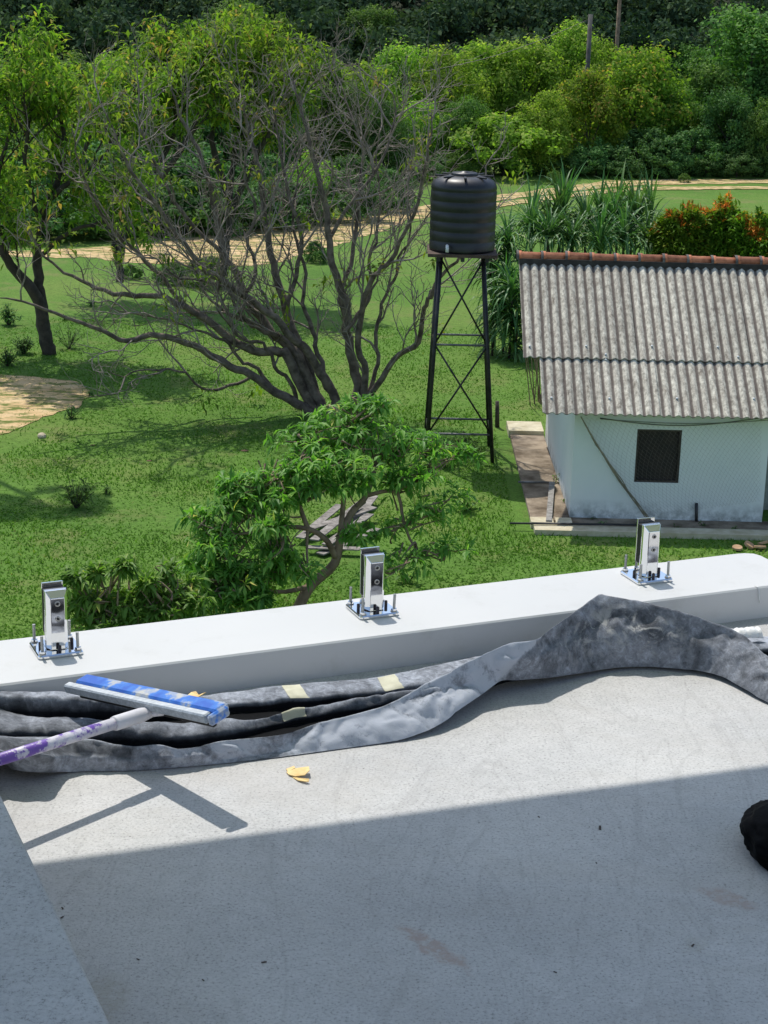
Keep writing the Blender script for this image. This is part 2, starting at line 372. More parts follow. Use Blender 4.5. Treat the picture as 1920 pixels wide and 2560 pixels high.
def withmat(me, mat):
    kx = (me.name, mat.name)
    if kx not in MCACHE:
        m = me.copy(); m.materials.clear(); m.materials.append(mat); MCACHE[kx] = m
    return MCACHE[kx]
def put_tree(name, key, base, H, wide, mat, label, cat, group, rz=0.):
    me, tm, h0 = PROTO[key]; s = H/h0
    t = empty(name, base, label, cat, group, rz); t.scale = (s*wide, s*wide, s)
    c = bpy.data.objects.new('crown', withmat(me, mat)); COL.objects.link(c); c.parent = t
    k2 = bpy.data.objects.new('trunk', tm); COL.objects.link(k2); k2.parent = t
    return t

# ------------------------------------------------------------------ far forest on the hill (reads as one mass)
def forest():
    r = np.random.default_rng(99); VV = []; RR = []
    pts = []
    tries = 0
    while len(pts) < 300 and tries < 9000:
        tries += 1
        yy = 99+r.random()**1.1*42; xx = (r.random()-.5)*2*(yy*.30+5)
        if yy < 97+.12*xx+2: continue
        if any((xx-a)**2+(yy-b)**2 < 3.4 for a, b in pts): continue
        pts.append((xx, yy))
    for (xx, yy) in pts:
        n = 1500; R = 1.5+1.5*r.random(); hz = 2.0+1.8*r.random()
        C = unit(r.normal(size=(24, 3))); C[:, 2] = np.abs(C[:, 2])*.9-.1
        C = C*np.array([R, R, hz])*(.55+.4*r.random((24, 1))); ci = r.integers(0, 24, n); v = unit(r.normal(size=(n, 3)))
        P = C[ci]+v*(R*.30)*(.75+.4*r.random(n))[:, None]; N = unit(v+r.normal(size=(n, 3))*.6+np.array([0, 0, .4]))
        P = P+np.array([xx, yy, float(gz(xx, yy))+hz*.8])
        V, F = quads(P, N, .33, .55, r, .4); VV.append(V); b = r.normal()*.16
        RR.append(np.clip(.42+b+.18*r.normal(size=n)+.3*(r.random(24)[ci]-.5), 0, 1))
    V = np.concatenate(VV); F = np.arange(len(V)).reshape(-1, 4)
    o = mesh_obj('hillside_forest', V, F, M_far, attr={'rnd': ('FACE', np.concatenate(RR))})
    tag(o, 'dark dense forest covering the hillside behind all the brighter trees', 'forest', kind='stuff')
forest()

# ------------------------------------------------------------------ trees of the wood edge
def tr(px, top, Y, key, mat, wide, label, name='broadleaf_tree', cat='tree', group='trees along the edge of the wood'):
    x = PY(px, 600, Y)[0]; zg = float(gz(x, Y)); H = PY(px, top, Y)[2]-zg
    return put_tree(name, key, (x, Y, zg-.05), H, wide, mat, label, cat, group, rz=(px*1.7+top) % 6.28)
L_, Mi, Da, Ol = M_lime, M_mid, M_darkl, M_olive
TREES = [
 (1005, 118, 93, ('dome', 0), L_, 1.0, 'lime green tree just right of the bare twigs above the black tank'),
 (1095, 138, 92, ('dome', 1), L_, .95, 'lime green tree behind and above the right edge of the black tank'),
 (1185, 104, 95, ('dome', 2), L_, 1.0, 'rounded lime green tree between the tank and the wooden pole'),
 (1290, 98, 95, ('dome', 3), L_, .95, 'lime green tree standing second left of the dark wooden pole'),
 (1400, 66, 97, ('tall', 0), L_, .95, 'tallest lime green tree, immediately left of the dark wooden pole'),
 (1500, 108, 95, ('dome', 4), L_, .85, 'lime green tree directly behind the base of the dark wooden pole'),
 (1045, 255, 86, ('dome', 5), L_, .9, 'lower lime green tree directly above the lid of the black tank'),
 (1150, 245, 85, ('dome', 6), Mi, .9, 'mid green tree low in the wood, right above the tank'),
 (1245, 290, 84, ('bush', 0), L_, 1.3, 'low lime green growth above the tips of the strap-leaved plants'),
 (1340, 238, 85, ('dome', 1), L_, .95, 'lime green tree above the left half of the strap-leaved plants'),
 (1455, 172, 87, ('dome', 2), Ol, .9, 'yellow green tree right under the dark wooden pole'),
 (1570, 122, 89, ('dome', 0), Ol, 1.0, 'big rounded yellow green tree with deep shade beneath, right of the pole'),
 (1690, 112, 101, ('dome', 3), Mi, .9, 'blue green round topped tree rising behind the right hand trees'),
 (1650, 210, 90, ('dome', 4), Mi, .9, 'mid green tree right of the big yellow green one'),
 (1745, 160, 91, ('dome', 5), Mi, .95, 'mid green tree between the yellow green one and the tall right edge tree'),
 (1850, 22, 93, ('tall', 1), Mi, 1.25, 'tallest tree of the wood, dark with yellowish tips at the right edge'),
 (1945, 70, 92, ('tall', 2), Da, 1.1, 'dark tree cut by the right edge of the picture'),
 (1800, 225, 88, ('dome', 6), Da, .9, 'dark leafy tree low at the right, above the sandy track'),
 (1895, 245, 87, ('dome', 2), Mi, .8, 'pale tipped green tree low at the right edge above the track'),
 (1700, 330, 86, ('bush', 1), Da, 1.1, 'dark low tree in the shade above the right end of the track'),
 (1590, 330, 85.5, ('bush', 2), Da, 1.2, 'darkest low growth under the big yellow green tree'),
 (1480, 355, 85, ('bush', 3), Da, 1.1, 'dark low growth right above the strap leaf tips'),
 (1160, 370, 83, ('bush', 1), Mi, 1.0, 'low green bush at the field edge right of the tank'),
 (590, 6, 104, ('dome', 0), Mi, 1.15, 'big blue green round tree behind the top of the half-bare tree'),
 (690, 45, 103, ('dome', 4), Mi, .95, 'mid green tree between the two round trees at the top'),
 (110, 300, 72, ('dome', 6), Mi, 1.0, 'mid green tree in front of the olive one at far left'),
 (290, 280, 71, ('dome', 1), Da, 1.0, 'dark tree directly above the left part of the path'),
 (-20, 290, 70, ('dome', 4), Da, 1.0, 'dark tree at the very left edge above the path'),
 (430, 290, 72, ('dome', 3), Mi, .9, 'mid green tree behind the yellowish leafy tree'),
 (915, 22, 106, ('dome', 5), Mi, 1.0, 'feathery round mid green tree at the top, left of centre'),
 (-60, 150, 74, ('dome', 1), Mi, 1.0, 'mid green tree cut by the left edge of the picture'),
 (50, 175, 77, ('dome', 2), Ol, 1.0, 'olive green tree at far left in front of the dark hill'),
 (160, 135, 78, ('dome', 3), Mi, 1.0, 'bright mid green tree upper left in front of the dark hill'),
 (255, 150, 79, ('dome', 4), L_, .85, 'lime tipped tree upper left, beside the top of the half-bare tree'),
 (350, 165, 78, ('dome', 6), Da, .9, 'dark tree behind the upper left of the half-bare tree'),
 (460, 150, 76, ('dome', 0), Da, 1.0, 'dark tree behind the yellowish crown of the half-bare tree'),
 (570, 170, 76, ('dome', 5), Da, 1.0, 'dark tree behind the middle of the half-bare tree'),
 (680, 175, 78, ('tall', 3), Da, .95, 'dark tree behind the upright twigs of the half-bare tree'),
 (780, 150, 82, ('dome', 2), Mi, 1.0, 'mid green tree behind the right hand twigs of the half-bare tree'),
 (880, 165, 84, ('dome', 6), L_, .95, 'lime green tree behind the rightmost twigs left of the tank'),
 (960, 260, 80, ('dome', 1), Da, .8, 'dark tree touching the left side of the tank'),
 (60, 330, 68, ('bush', 2), Mi, 1.1, 'low green tree at the left edge behind the small dark trunk'),
 (200, 340, 67, ('bush', 3), Da, 1.2, 'low dark tree at left beyond the sandy path'),
 (350, 370, 66, ('bush', 0), Da, 1.2, 'low dark tree beyond the left part of the sandy path'),
 (500, 380, 67, ('bush', 1), Da, 1.2, 'darkest low tree beyond the middle of the sandy path'),
 (640, 400, 68, ('bush', 2), Da, 1.1, 'low dark tree behind the bright bush by the path'),
 (765, 400, 67, ('bush', 3), L_, .75, 'bright lime bush beyond the sandy path, seen through twigs'),
 (880, 390, 74, ('bush', 0), Da, 1.0, 'low dark tree left of the tank beyond the path'),
 (1000, 400, 79, ('bush', 1), Da, .9, 'low dark tree hidden behind the black tank'),
]
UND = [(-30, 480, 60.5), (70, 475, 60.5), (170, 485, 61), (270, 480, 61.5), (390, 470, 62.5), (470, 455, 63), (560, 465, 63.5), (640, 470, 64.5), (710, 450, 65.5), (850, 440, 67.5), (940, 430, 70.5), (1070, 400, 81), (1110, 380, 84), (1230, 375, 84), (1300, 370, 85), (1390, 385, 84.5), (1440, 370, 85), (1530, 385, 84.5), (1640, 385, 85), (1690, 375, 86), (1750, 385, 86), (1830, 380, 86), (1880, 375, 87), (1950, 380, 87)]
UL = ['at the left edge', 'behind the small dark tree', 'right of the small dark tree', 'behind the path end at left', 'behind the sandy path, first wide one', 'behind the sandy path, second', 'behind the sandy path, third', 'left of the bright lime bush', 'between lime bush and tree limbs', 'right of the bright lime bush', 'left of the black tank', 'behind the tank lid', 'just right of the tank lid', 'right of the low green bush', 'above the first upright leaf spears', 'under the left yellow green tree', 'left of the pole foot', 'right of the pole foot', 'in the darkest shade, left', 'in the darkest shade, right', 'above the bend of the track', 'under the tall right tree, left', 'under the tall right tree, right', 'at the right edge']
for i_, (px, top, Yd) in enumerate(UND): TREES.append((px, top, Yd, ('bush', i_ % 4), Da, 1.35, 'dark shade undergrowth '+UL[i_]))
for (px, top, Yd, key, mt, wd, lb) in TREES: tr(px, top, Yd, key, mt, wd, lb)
BUSH = [
 (430, 655, 52.5, Da, .8, 'dark wide bush on the near side of the sandy path at left'),
 (520, 640, 52.0, Mi, .6, 'green bush before the path, second of the row from the left'),
 (330, 660, 53.0, Da, .55, 'small dark bush at the left end of the row before the path'),
 (790, 605, 57, Da, .55, 'dark bush before the path under the middle of the half-bare tree'),
 (1700, 432, 83, Mi, .5, 'small pale bush in front of the shade at upper right'),
 (1375, 425, 81, Mi, .5, 'small upright green bush between tank and strap-leaved plants'),
]
for (px, top, Yd, mt, wd, lb) in BUSH:
    tr(px, top, Yd, ('bush', int(px) % 4), mt, wd*1.6, lb, 'bush', 'bush', 'bushes around the field')

# ------------------------------------------------------------------ half-bare tree and the small tree at left
def catm(P, n): return smooth_path(P, n)
class Grower:
    def __init__(s, seed, leafprob, leafmat_, leafL=.22):
        s.r = np.random.default_rng(seed); s.tw = [[], []]; s.nb = 0; s.tips = []; s.lp = leafprob; s.lm = leafmat_; s.L = leafL
    def addtw(s, P, rad, n=3):
        V, F = tube_arr(P, rad, n); s.tw[0].append(V); s.tw[1].append(F+s.nb); s.nb += len(V)
    def path(s, p, d, L, n, curl=.25, up=.18):
        P = [p]; d = unit(d)
        for i in range(n):
            d = unit(d+s.r.normal(size=3)*curl+np.array([0, 0, up])); P.append(P[-1]+d*L/n)
        return np.array(P), d
    def twig(s, p, d, L, rad, lev):
        r = s.r; n = 5 if lev == 1 else 4 if lev == 2 else 3
        P, de = s.path(p, d, L, n, .24, .13); s.addtw(P, np.linspace(rad, rad*.4, n+1), 4 if lev == 1 else 3)
        if lev >= 3: s.tips.append((P[-1], de)); return
        m = (6 if lev == 1 else 4)
        for i in range(m):
            t = (.25+.75*(i+r.random())/m)*n; a = min(int(t), n-1); q = P[a]+(P[a+1]-P[a])*(t-a); td = unit(P[a+1]-P[a])
            side = unit(np.cross(td, r.normal(size=3))); s.twig(q, td*.8+side*.75, L*(.42+.25*r.random()), rad*.5, lev+1)
    def limb(s, pxs, Y0, dY, r0, r1, name, mat, parent, dens=1., depthpow=1.3, lmin=.22):
        pxs = [(x, y if y > 400 else 400-(400-y)*.74) for x, y in pxs]; n = len(pxs); Q = []
        for i, (x, y) in enumerate(pxs): Q.append(PY(x, y, Y0+dY*(i/(n-1))**depthpow))
        Q = np.array(Q); m = n*3; P = catm(Q, m); P[1:-1] += s.r.normal(size=(m-2, 3))*.018
        tt = np.linspace(0, 1, m); mb = MB(); mb.tube(P, r0*(1-tt)**.8+r1, 7)
        o = mb.build(name, mat, parent); r = s.r
        L = np.linalg.norm(np.diff(P, axis=0), axis=1).sum(); k = int(L*(1.3 if parent.name == 'half_bare_tree' else 2.1)*dens)
        for i in range(k):
            t = lmin+(1-lmin)*((i+r.random())/k)**.85; a = min(int(t*(m-1)), m-2); q = P[a]+(P[a+1]-P[a])*(t*(m-1)-a); td = unit(P[a+1]-P[a])
            side = unit(np.cross(td, r.normal(size=3))); ll = (1.5*(1-.45*t)+.3)*(.6+.6*r.random())
            s.twig(q, td*.75+side*.7+np.array([0, 0, .12]), ll, .024*(1-.5*t)+.007, 1)
        return o
    def finish(s, parent, twmat, leaves_label=None, clump=13, csz=.11):
        o = mesh_obj('twigs', np.concatenate(s.tw[0]), np.concatenate(s.tw[1]), twmat, parent, smooth=True); o['kind'] = 'stuff'
        r = s.r; P = []; D = []; R = []
        for (p, d) in s.tips:
            w_ = p-CP; ww = w_@Fv; x = 960+FPX*(w_@Rc)/ww; y = 1280-FPX*(w_@Uc)/ww
            if r.random() < s.lp(x, y):
                n = clump; b = r.normal()*.12
                dd = unit(r.normal(size=(n, 3))+np.array([0, 0, -.25])); P.append(p+r.normal(size=(n, 3))*csz); D.append(dd); R.append(np.clip(.5+b+.2*r.normal(size=n), 0, 1))
        P = np.concatenate(P); D = np.concatenate(D); R = np.concatenate(R)
        V, F, ci = long_leaves(P, D, np.full(len(P), s.L), np.full(len(P), s.L*.34), r)
        l = mesh_obj('leaves', V, F, s.lm, parent, attr={'rnd': ('FACE', R[ci])}); l['kind'] = 'stuff'
def lp_main(x, y):
    v = 0.012
    if x < 760 and y < 300: v = .07*max(0, min(1, (790-x)/160))
    if x < 420 and y < 650: v = max(v, .07)
    if x < 700 and 400 < y < 560: v = max(v, .05)
    if x > 900 and 800 < y < 960: v = .6
    if 630 < x < 860 and y > 900: v = .4
    return v
mt = empty('half_bare_tree', PZ(840, 1045, 0), 'large spreading tree with tangled bare grey limbs and few leaves in the middle', 'tree')
mt_loc = np.array(mt.location)
def reloc(parent):                                  # children were made in world space
    for ch in parent.children: ch.location = ch.location-parent.location
G = Grower(5, lp_main, M_olive)
Y0 = 36.6
LIMBS = [
 ([(800, 1050), (781, 1035), (741, 1005), (683, 976), (637, 941), (579, 915), (509, 878), (440, 849), (370, 838), (312, 850), (243, 820), (145, 785), (58, 753), (0, 745)], -2.5, .125, .012, .6),
 ([(812, 1045), (770, 1005), (723, 901), (694, 878), (637, 878), (579, 849), (521, 803), (463, 768), (405, 739), (324, 739), (249, 722), (191, 698), (110, 640), (60, 560)], -.8, .13, .012, .9),
 ([(820, 1040), (800, 1000), (770, 950), (740, 880), (694, 843), (654, 797), (613, 745), (596, 687), (555, 635), (545, 560), (525, 470), (500, 380), (470, 300), (440, 220), (420, 130)], 1.0, .14, .014, 1.15),
 ([(830, 1045), (790, 1010), (775, 924), (735, 840), (717, 774), (694, 704), (677, 635), (665, 560), (655, 470), (640, 380), (620, 280), (600, 180), (560, 100)], 2.6, .13, .014, 1.15),
 ([(855, 1055), (833, 993), (810, 947), (770, 878), (735, 850), (690, 800), (600, 730), (520, 680), (450, 600), (400, 520), (330, 430), (290, 330), (260, 230)], -1.6, .12, .012, 1.0),
 ([(860, 1060), (874, 1040), (897, 976), (885, 918), (868, 831), (868, 774), (839, 687), (822, 600), (815, 510), (790, 430), (770, 330), (750, 220), (730, 120)], .6, .14, .014, 1.2),
 ([(870, 1060), (885, 1030), (903, 1005), (914, 936), (897, 878), (903, 774), (926, 704), (960, 669), (1000, 600), (1040, 520), (1060, 430), (1075, 330), (1080, 230)], -1.2, .10, .010, 1.0),
 ([(870, 1060), (880, 1040), (914, 1007), (960, 940), (995, 891), (1047, 856), (1060, 770), (1076, 741), (1100, 690), (1146, 648), (1180, 590), (1195, 520), (1215, 460)], -2.0, .085, .008, .8),
 ([(868, 831), (850, 740), (880, 650), (890, 560), (900, 460), (905, 360), (880, 250), (850, 140)], 2.2, .06, .010, 1.5),
 ([(822, 600), (870, 520), (930, 440), (970, 350), (990, 250), (980, 170)], .8, .045, .009, 1.5),
 ([(717, 774), (740, 680), (750, 580), (720, 480), (700, 380), (690, 260), (680, 110)], 1.0, .055, .010, 1.4),
 ([(555, 635), (480, 560), (420, 480), (380, 390), (350, 290), (350, 200)], .5, .045, .009, 1.3),
 ([(463, 768), (400, 690), (330, 620), (270, 560), (220, 470), (190, 380), (180, 280)], -1.0, .05, .009, 1.1),
 ([(637, 941), (590, 960), (530, 975), (490, 960), (440, 925), (360, 925), (300, 940), (265, 920)], -2.0, .04, .006, .6),
]
LIMBS += [
 ([(810, 1010), (760, 930), (720, 860), (660, 820), (600, 800), (540, 760), (500, 700), (470, 640), (430, 600)], .4, .055, .009, 1.2),
 ([(850, 1040), (825, 960), (800, 900), (785, 830), (760, 760), (765, 680), (740, 600), (730, 520), (745, 440), (735, 340)], 1.6, .065, .010, 1.4),
 ([(890, 1030), (930, 960), (945, 900), (940, 840), (955, 760), (985, 700), (1000, 640), (1030, 580), (1020, 480), (1040, 380)], .2, .055, .009, 1.2),
 ([(683, 976), (640, 920), (600, 900), (560, 850), (500, 830), (430, 800), (360, 790), (280, 770)], -1.2, .045, .008, 1.1),
 ([(694, 843), (640, 820), (600, 790), (570, 720), (500, 700), (440, 690), (380, 640), (320, 650)], -.2, .045, .008, 1.1),
 ([(862, 831), (900, 780), (930, 720), (925, 650), (945, 580), (950, 500), (940, 400), (950, 300)], 1.2, .05, .008, 1.4),
 ([(741, 1005), (720, 950), (690, 920), (660, 860), (610, 850), (560, 800), (540, 740), (560, 660), (530, 600)], -1.0, .05, .008, 1.2),
 ([(613, 745), (640, 680), (620, 600), (640, 520), (610, 440), (620, 350), (600, 280)], .4, .045, .008, 1.4)]
for i, (pp, dY, r0, r1, dn) in enumerate(LIMBS):
    yy = Y0 if i < 8 or i >= 13 else Y0+.4
    G.limb(pp, yy, dY, r0*.84, r1*.9, 'branch', M_bark, mt, dn)
mb = MB(); b0 = PZ(838, 1050, 0)
mb.tube(smooth_path([b0+np.array([0, 0, -.2]), b0+np.array([0, 0, .05]), b0+np.array([-.02, 0, .30])], 4), [.34, .30, .25, .17], 10)
mb.build('trunk', M_bark, mt)
G.finish(mt, M_twig); reloc(mt)

lt = empty('small_dark_tree', PZ(125, 885, 0), 'dark forked tree with sparse yellowish leaves left of the half-bare tree', 'tree')
G2 = Grower(11, lambda x, y: .34, M_olive, .24); Yl = 42.0
for pp, dY, r0, r1, dn in [
 ([(125, 890), (112, 830), (100, 760), (85, 725), (40, 680), (10, 630), (-10, 560), (-10, 470), (10, 370), (30, 260)], -.5, .16, .02, 1.0),
 ([(125, 885), (112, 830), (105, 760), (97, 700), (95, 620), (100, 560), (120, 500), (150, 430), (160, 340), (150, 240), (150, 190)], .8, .14, .02, 1.2),
 ([(100, 560), (80, 480), (60, 400), (70, 300), (60, 200)], -1.2, .06, .012, 1.2),
 ([(120, 500), (190, 450), (250, 400), (290, 330), (310, 250)], .5, .06, .012, 1.2),
 ([(97, 640), (160, 590), (230, 560), (300, 550), (350, 520)], -.8, .05, .01, 1.0)]:
    G2.limb(pp, Yl, dY, r0, r1, 'branch', M_barkd, lt, dn, lmin=.4)
G2.finish(lt, M_barkd, clump=24, csz=.15); reloc(lt)
for seed_, bx, by, Yb, limbs_, lb_ in [
 (21, 300, 705, 49.5, [([(300, 705), (297, 650), (285, 590), (300, 500), (330, 400), (360, 300), (400, 200), (420, 120)], 1.0), ([(297, 650), (320, 560), (400, 450), (470, 330), (500, 230), (520, 150), (530, 90)], -.8),
   ([(290, 600), (240, 500), (210, 400), (230, 300), (260, 200)], .6), ([(300, 500), (380, 430), (430, 330), (440, 220), (470, 110)], 1.4)], 'leafy yellow green tree behind the left half of the half-bare tree'),
 (22, 560, 690, 50.5, [([(560, 690), (565, 620), (575, 540), (580, 430), (590, 320), (600, 220), (590, 120), (580, 85)], 1.0), ([(575, 540), (620, 440), (660, 340), (700, 240), (720, 150)], -.8),
   ([(575, 500), (540, 400), (530, 300), (545, 200), (560, 110)], .8), ([(600, 330), (650, 250), (680, 170), (690, 110)], .2)], 'leafy yellow green tree behind the middle of the half-bare tree, reddish tips on top')]:
    gt = empty('leafy_tree', PZ(bx, by, 0), lb_, 'tree', None); g3 = Grower(seed_, lambda x, y: (.46 if y < 330 else .30), M_olive, .25)
    for pp, dY in limbs_: g3.limb(pp, Yb, dY, .10, .014, 'branch', M_barkd, gt, 1.0, lmin=.35)
    g3.finish(gt, M_barkd, clump=26, csz=.17); reloc(gt)
ot = empty('shade_tree', (-9.4, 36.0, 0), 'tall bare-stemmed tree outside the left edge whose crown shades the lawn', 'tree')
_me, _tm, _h = PROTO[('bush', 2)]; _c = bpy.data.objects.new('crown', withmat(_me, M_mid)); COL.objects.link(_c); _c.parent = ot; _c.location = (1.1, -1.2, 9.55); _c.scale = (.52, .42, .6)
MB().tube(smooth_path([(0, 0, -.2), (-.2, 0, 4), (0, -.3, 8), (1.1, -1.2, 10.2)], 8), np.linspace(.16, .05, 8), 7).build('trunk', M_barkd, ot)

# ------------------------------------------------------------------ near trees with long leaves beside the parapet
def long_tree(name, base, clumps, trunks, label, seed, group=None, Lf=.2):
    t = empty(name, base, label, 'tree', group); r = np.random.default_rng(seed); Pl = []; Dl = []; Rl = []; tb = MB(); tw = MB()
    for pts, r0, r1, mat in trunks:
        m = MB(); m.tube(smooth_path(pts, len(pts)*3), np.linspace(r0, r1, len(pts)*3), 7); m.build('branch' if r0 < .1 else 'trunk', mat, t)
    joints = [np.array(p) for pts, a, b, c in trunks for p in pts[1:]]
    for (px, py, Yc, rx, ry, n) in clumps:
        c = PY(px, py, Yc); sx = rx*Yc/FPX; sz = ry*Yc/FPX
        j = min(joints, key=lambda q: np.linalg.norm(q-c))
        for k2 in range(n):
            u = unit(r.normal(size=3)); u[2] = abs(u[2])*1.0-.35 if r.random() < .8 else u[2]
            q = c+u*np.array([sx, sx*.8, sz])*(.45+.85*r.random()**1.3); out = unit(u+np.array([0, 0, .35]))
            if k2 % 4 == 0:
                st = c*.5+j*.5+r.normal(size=3)*.12; tw.tube(smooth_path([st, st*.4+q*.6+r.normal(size=3)*.08, q], 5), np.linspace(.016, .005, 5), 4, cap=False)
            m = r.integers(6, 12); ph = r.random(m)*6.28; side = unit(np.cross(out, [0.3, .1, 1.])); up2 = np.cross(side, out)
            d = unit(out*.45+np.cos(ph)[:, None]*side+np.sin(ph)[:, None]*up2+np.array([0, 0, -.12]))
            Pl.append(np.tile(q, (m, 1))-out*np.linspace(0, .10, m)[:, None]); Dl.append(d); Rl.append(np.clip(.45+r.normal()*.14+.15*r.normal(size=m), 0, 1))
        tw.tube(smooth_path([j, j*.5+c*.5+r.normal(size=3)*.1, c], 6), np.linspace(.028, .012, 6), 5, cap=False)
    P = np.concatenate(Pl); D = np.concatenate(Dl); R = np.concatenate(Rl)
    V, F, ci = long_leaves(P, D, np.full(len(P), Lf), np.full(len(P), Lf*.27), r)
    l = mesh_obj('leaves', V, F, M_mango, t, attr={'rnd': ('FACE', R[ci])}); l['kind'] = 'stuff'
    w_ = tw.build('twigs', M_barkl, t); w_['kind'] = 'stuff'; reloc(t); return t
YN = 27.2
def q_(x, y, Y): return PY(x, y, Y)
base = q_(742, 1545, 24.70); base[2] = 0
long_tree('long_leaved_tree', base,
 [(850, 1050, 25.80, 90, 50, 50), (780, 1100, 25.60, 100, 66, 60), (930, 1090, 25.70, 110, 75, 58), (1030, 1120, 25.80, 90, 55, 54), (860, 1150, 25.20, 115, 64, 48), (740, 1180, 25.00, 80, 50, 60),
  (620, 1210, 24.90, 85, 60, 82), (590, 1270, 24.60, 70, 55, 63), (680, 1250, 24.70, 60, 50, 39), (560, 1350, 24.40, 80, 60, 67), (520, 1420, 24.30, 80, 50, 60), (640, 1430, 24.30, 90, 55, 72), (680, 1370, 24.40, 50, 50, 30), (590, 1470, 24.20, 100, 40, 60),
  (480, 1495, 24.2, 60, 35, 40), (560, 1500, 24.0, 70, 35, 44), (640, 1500, 24.0, 60, 35, 36), (800, 1215, 24.6, 60, 34, 34), (720, 1240, 24.5, 50, 34, 30), (770, 1180, 24.6, 60, 40, 34), (690, 1310, 24.2, 50, 35, 26), (880, 1200, 25, 60, 40, 30), (710, 1400, 24.1, 50, 40, 26), (1040, 1190, 25.2, 60, 40, 24), (930, 1010, 25.8, 60, 30, 24), (900, 1330, 24.6, 45, 40, 12), (960, 1430, 24.3, 60, 40, 14), (1060, 1400, 24.6, 60, 40, 12), (1120, 1250, 25.4, 60, 50, 14), (770, 1430, 24.0, 40, 30, 10), (500, 1290, 24.6, 50, 50, 20), (1150, 1130, 25.8, 50, 35, 14),
  (1000, 1210, 25.40, 60, 50, 30), (1060, 1290, 25.10, 70, 60, 19), (960, 1330, 25.00, 60, 60, 13), (1120, 1360, 25.00, 60, 40, 12), (1000, 1400, 24.70, 70, 40, 12)],
 [([base+np.array([0, 0, -.2]), q_(742, 1530, 24.70), q_(775, 1465, 24.70), q_(835, 1410, 24.80), q_(852, 1340, 24.90), q_(880, 1280, 25.10), q_(915, 1240, 25.30), q_(940, 1160, 25.60)], .10, .035, M_barkl),
  ([q_(840, 1395, 24.80), q_(815, 1350, 24.70), q_(770, 1322, 24.60), q_(700, 1318, 24.60), q_(640, 1330, 24.50), q_(590, 1390, 24.40)], .05, .02, M_barkl),
  ([q_(770, 1322, 24.60), q_(745, 1250, 24.80), q_(740, 1180, 25.00), q_(770, 1110, 25.40)], .04, .016, M_barkl),
  ([q_(850, 1340, 24.90), q_(860, 1230, 25.10), q_(855, 1150, 25.40), q_(860, 1070, 25.80)], .045, .016, M_barkl),
  ([q_(915, 1240, 25.30), q_(990, 1230, 25.30), q_(1010, 1310, 25.10), q_(1040, 1370, 25.00), q_(1100, 1400, 25.00)], .035, .010, M_barkl),
  ([q_(775, 1465, 24.70), q_(700, 1480, 24.50), q_(620, 1460, 24.30), q_(560, 1470, 24.30)], .04, .014, M_barkl)],
 'near tree with long glossy drooping leaves and tan limbs behind the middle spigot', 3)
b2 = q_(330, 1610, 22.80); b2[2] = 0
long_tree('long_leaved_tree', b2,
 [(185, 1450, 22.4, 34, 34, 20), (245, 1428, 22.6, 26, 30, 14), (312, 1418, 22.4, 36, 34, 22), (365, 1455, 22.6, 30, 24, 16), (425, 1425, 22.9, 24, 28, 12), (200, 1500, 22.5, 45, 30, 24), (480, 1460, 23.0, 34, 26, 14), (470, 1500, 22.8, 50, 30, 30), (215, 1500, 22.70, 60, 45, 51), (290, 1500, 22.60, 70, 45, 60), (380, 1480, 22.80, 70, 40, 54), (250, 1560, 22.40, 90, 40, 66), (360, 1540, 22.50, 80, 40, 54), (450, 1520, 22.70, 60, 35, 33)],
 [([b2, q_(330, 1600, 22.70), q_(300, 1560, 22.60), q_(250, 1530, 22.60)], .04, .015, M_barkl), ([b2, q_(360, 1560, 22.70), q_(420, 1520, 22.70)], .03, .012, M_barkl)],
 'low leafy sapling behind the parapet just right of the left spigot', 4)

# small weeds in the field
def weed(px, py, h, n, mat, label, L=.16, seed=1, name='weed', spread=.55):
    b = PZ(px, py, 0); t = empty(name, b, label, 'plant', 'weeds in the field'); r = np.random.default_rng(seed); P = []; D = []; mb = MB()
    for i in range(max(4, n//8)):
        d = unit(np.array([r.normal()*spread, r.normal()*spread, 1.])); e = d*h*(.5+.5*r.random()); mb.tube([(0, 0, -.02), e*.5, e], [.008, .006, .004], 4, cap=False)
        m = 8; tt = .3+.7*r.random(m); P.append(e*tt[:, None]); D.append(unit(r.normal(size=(m, 3))*[1, 1, .5]+np.array([0, 0, .25])))
    P = np.concatenate(P); D = np.concatenate(D); V, F, ci = long_leaves(P, D, np.full(len(P), L), np.full(len(P), L*.3), r)
    l = mesh_obj('leaves', V, F, mat, t, attr={'rnd': ('FACE', r.random(len(P))[ci])}); l['kind'] = 'stuff'
    mb.build('stem', M_barkd, t)
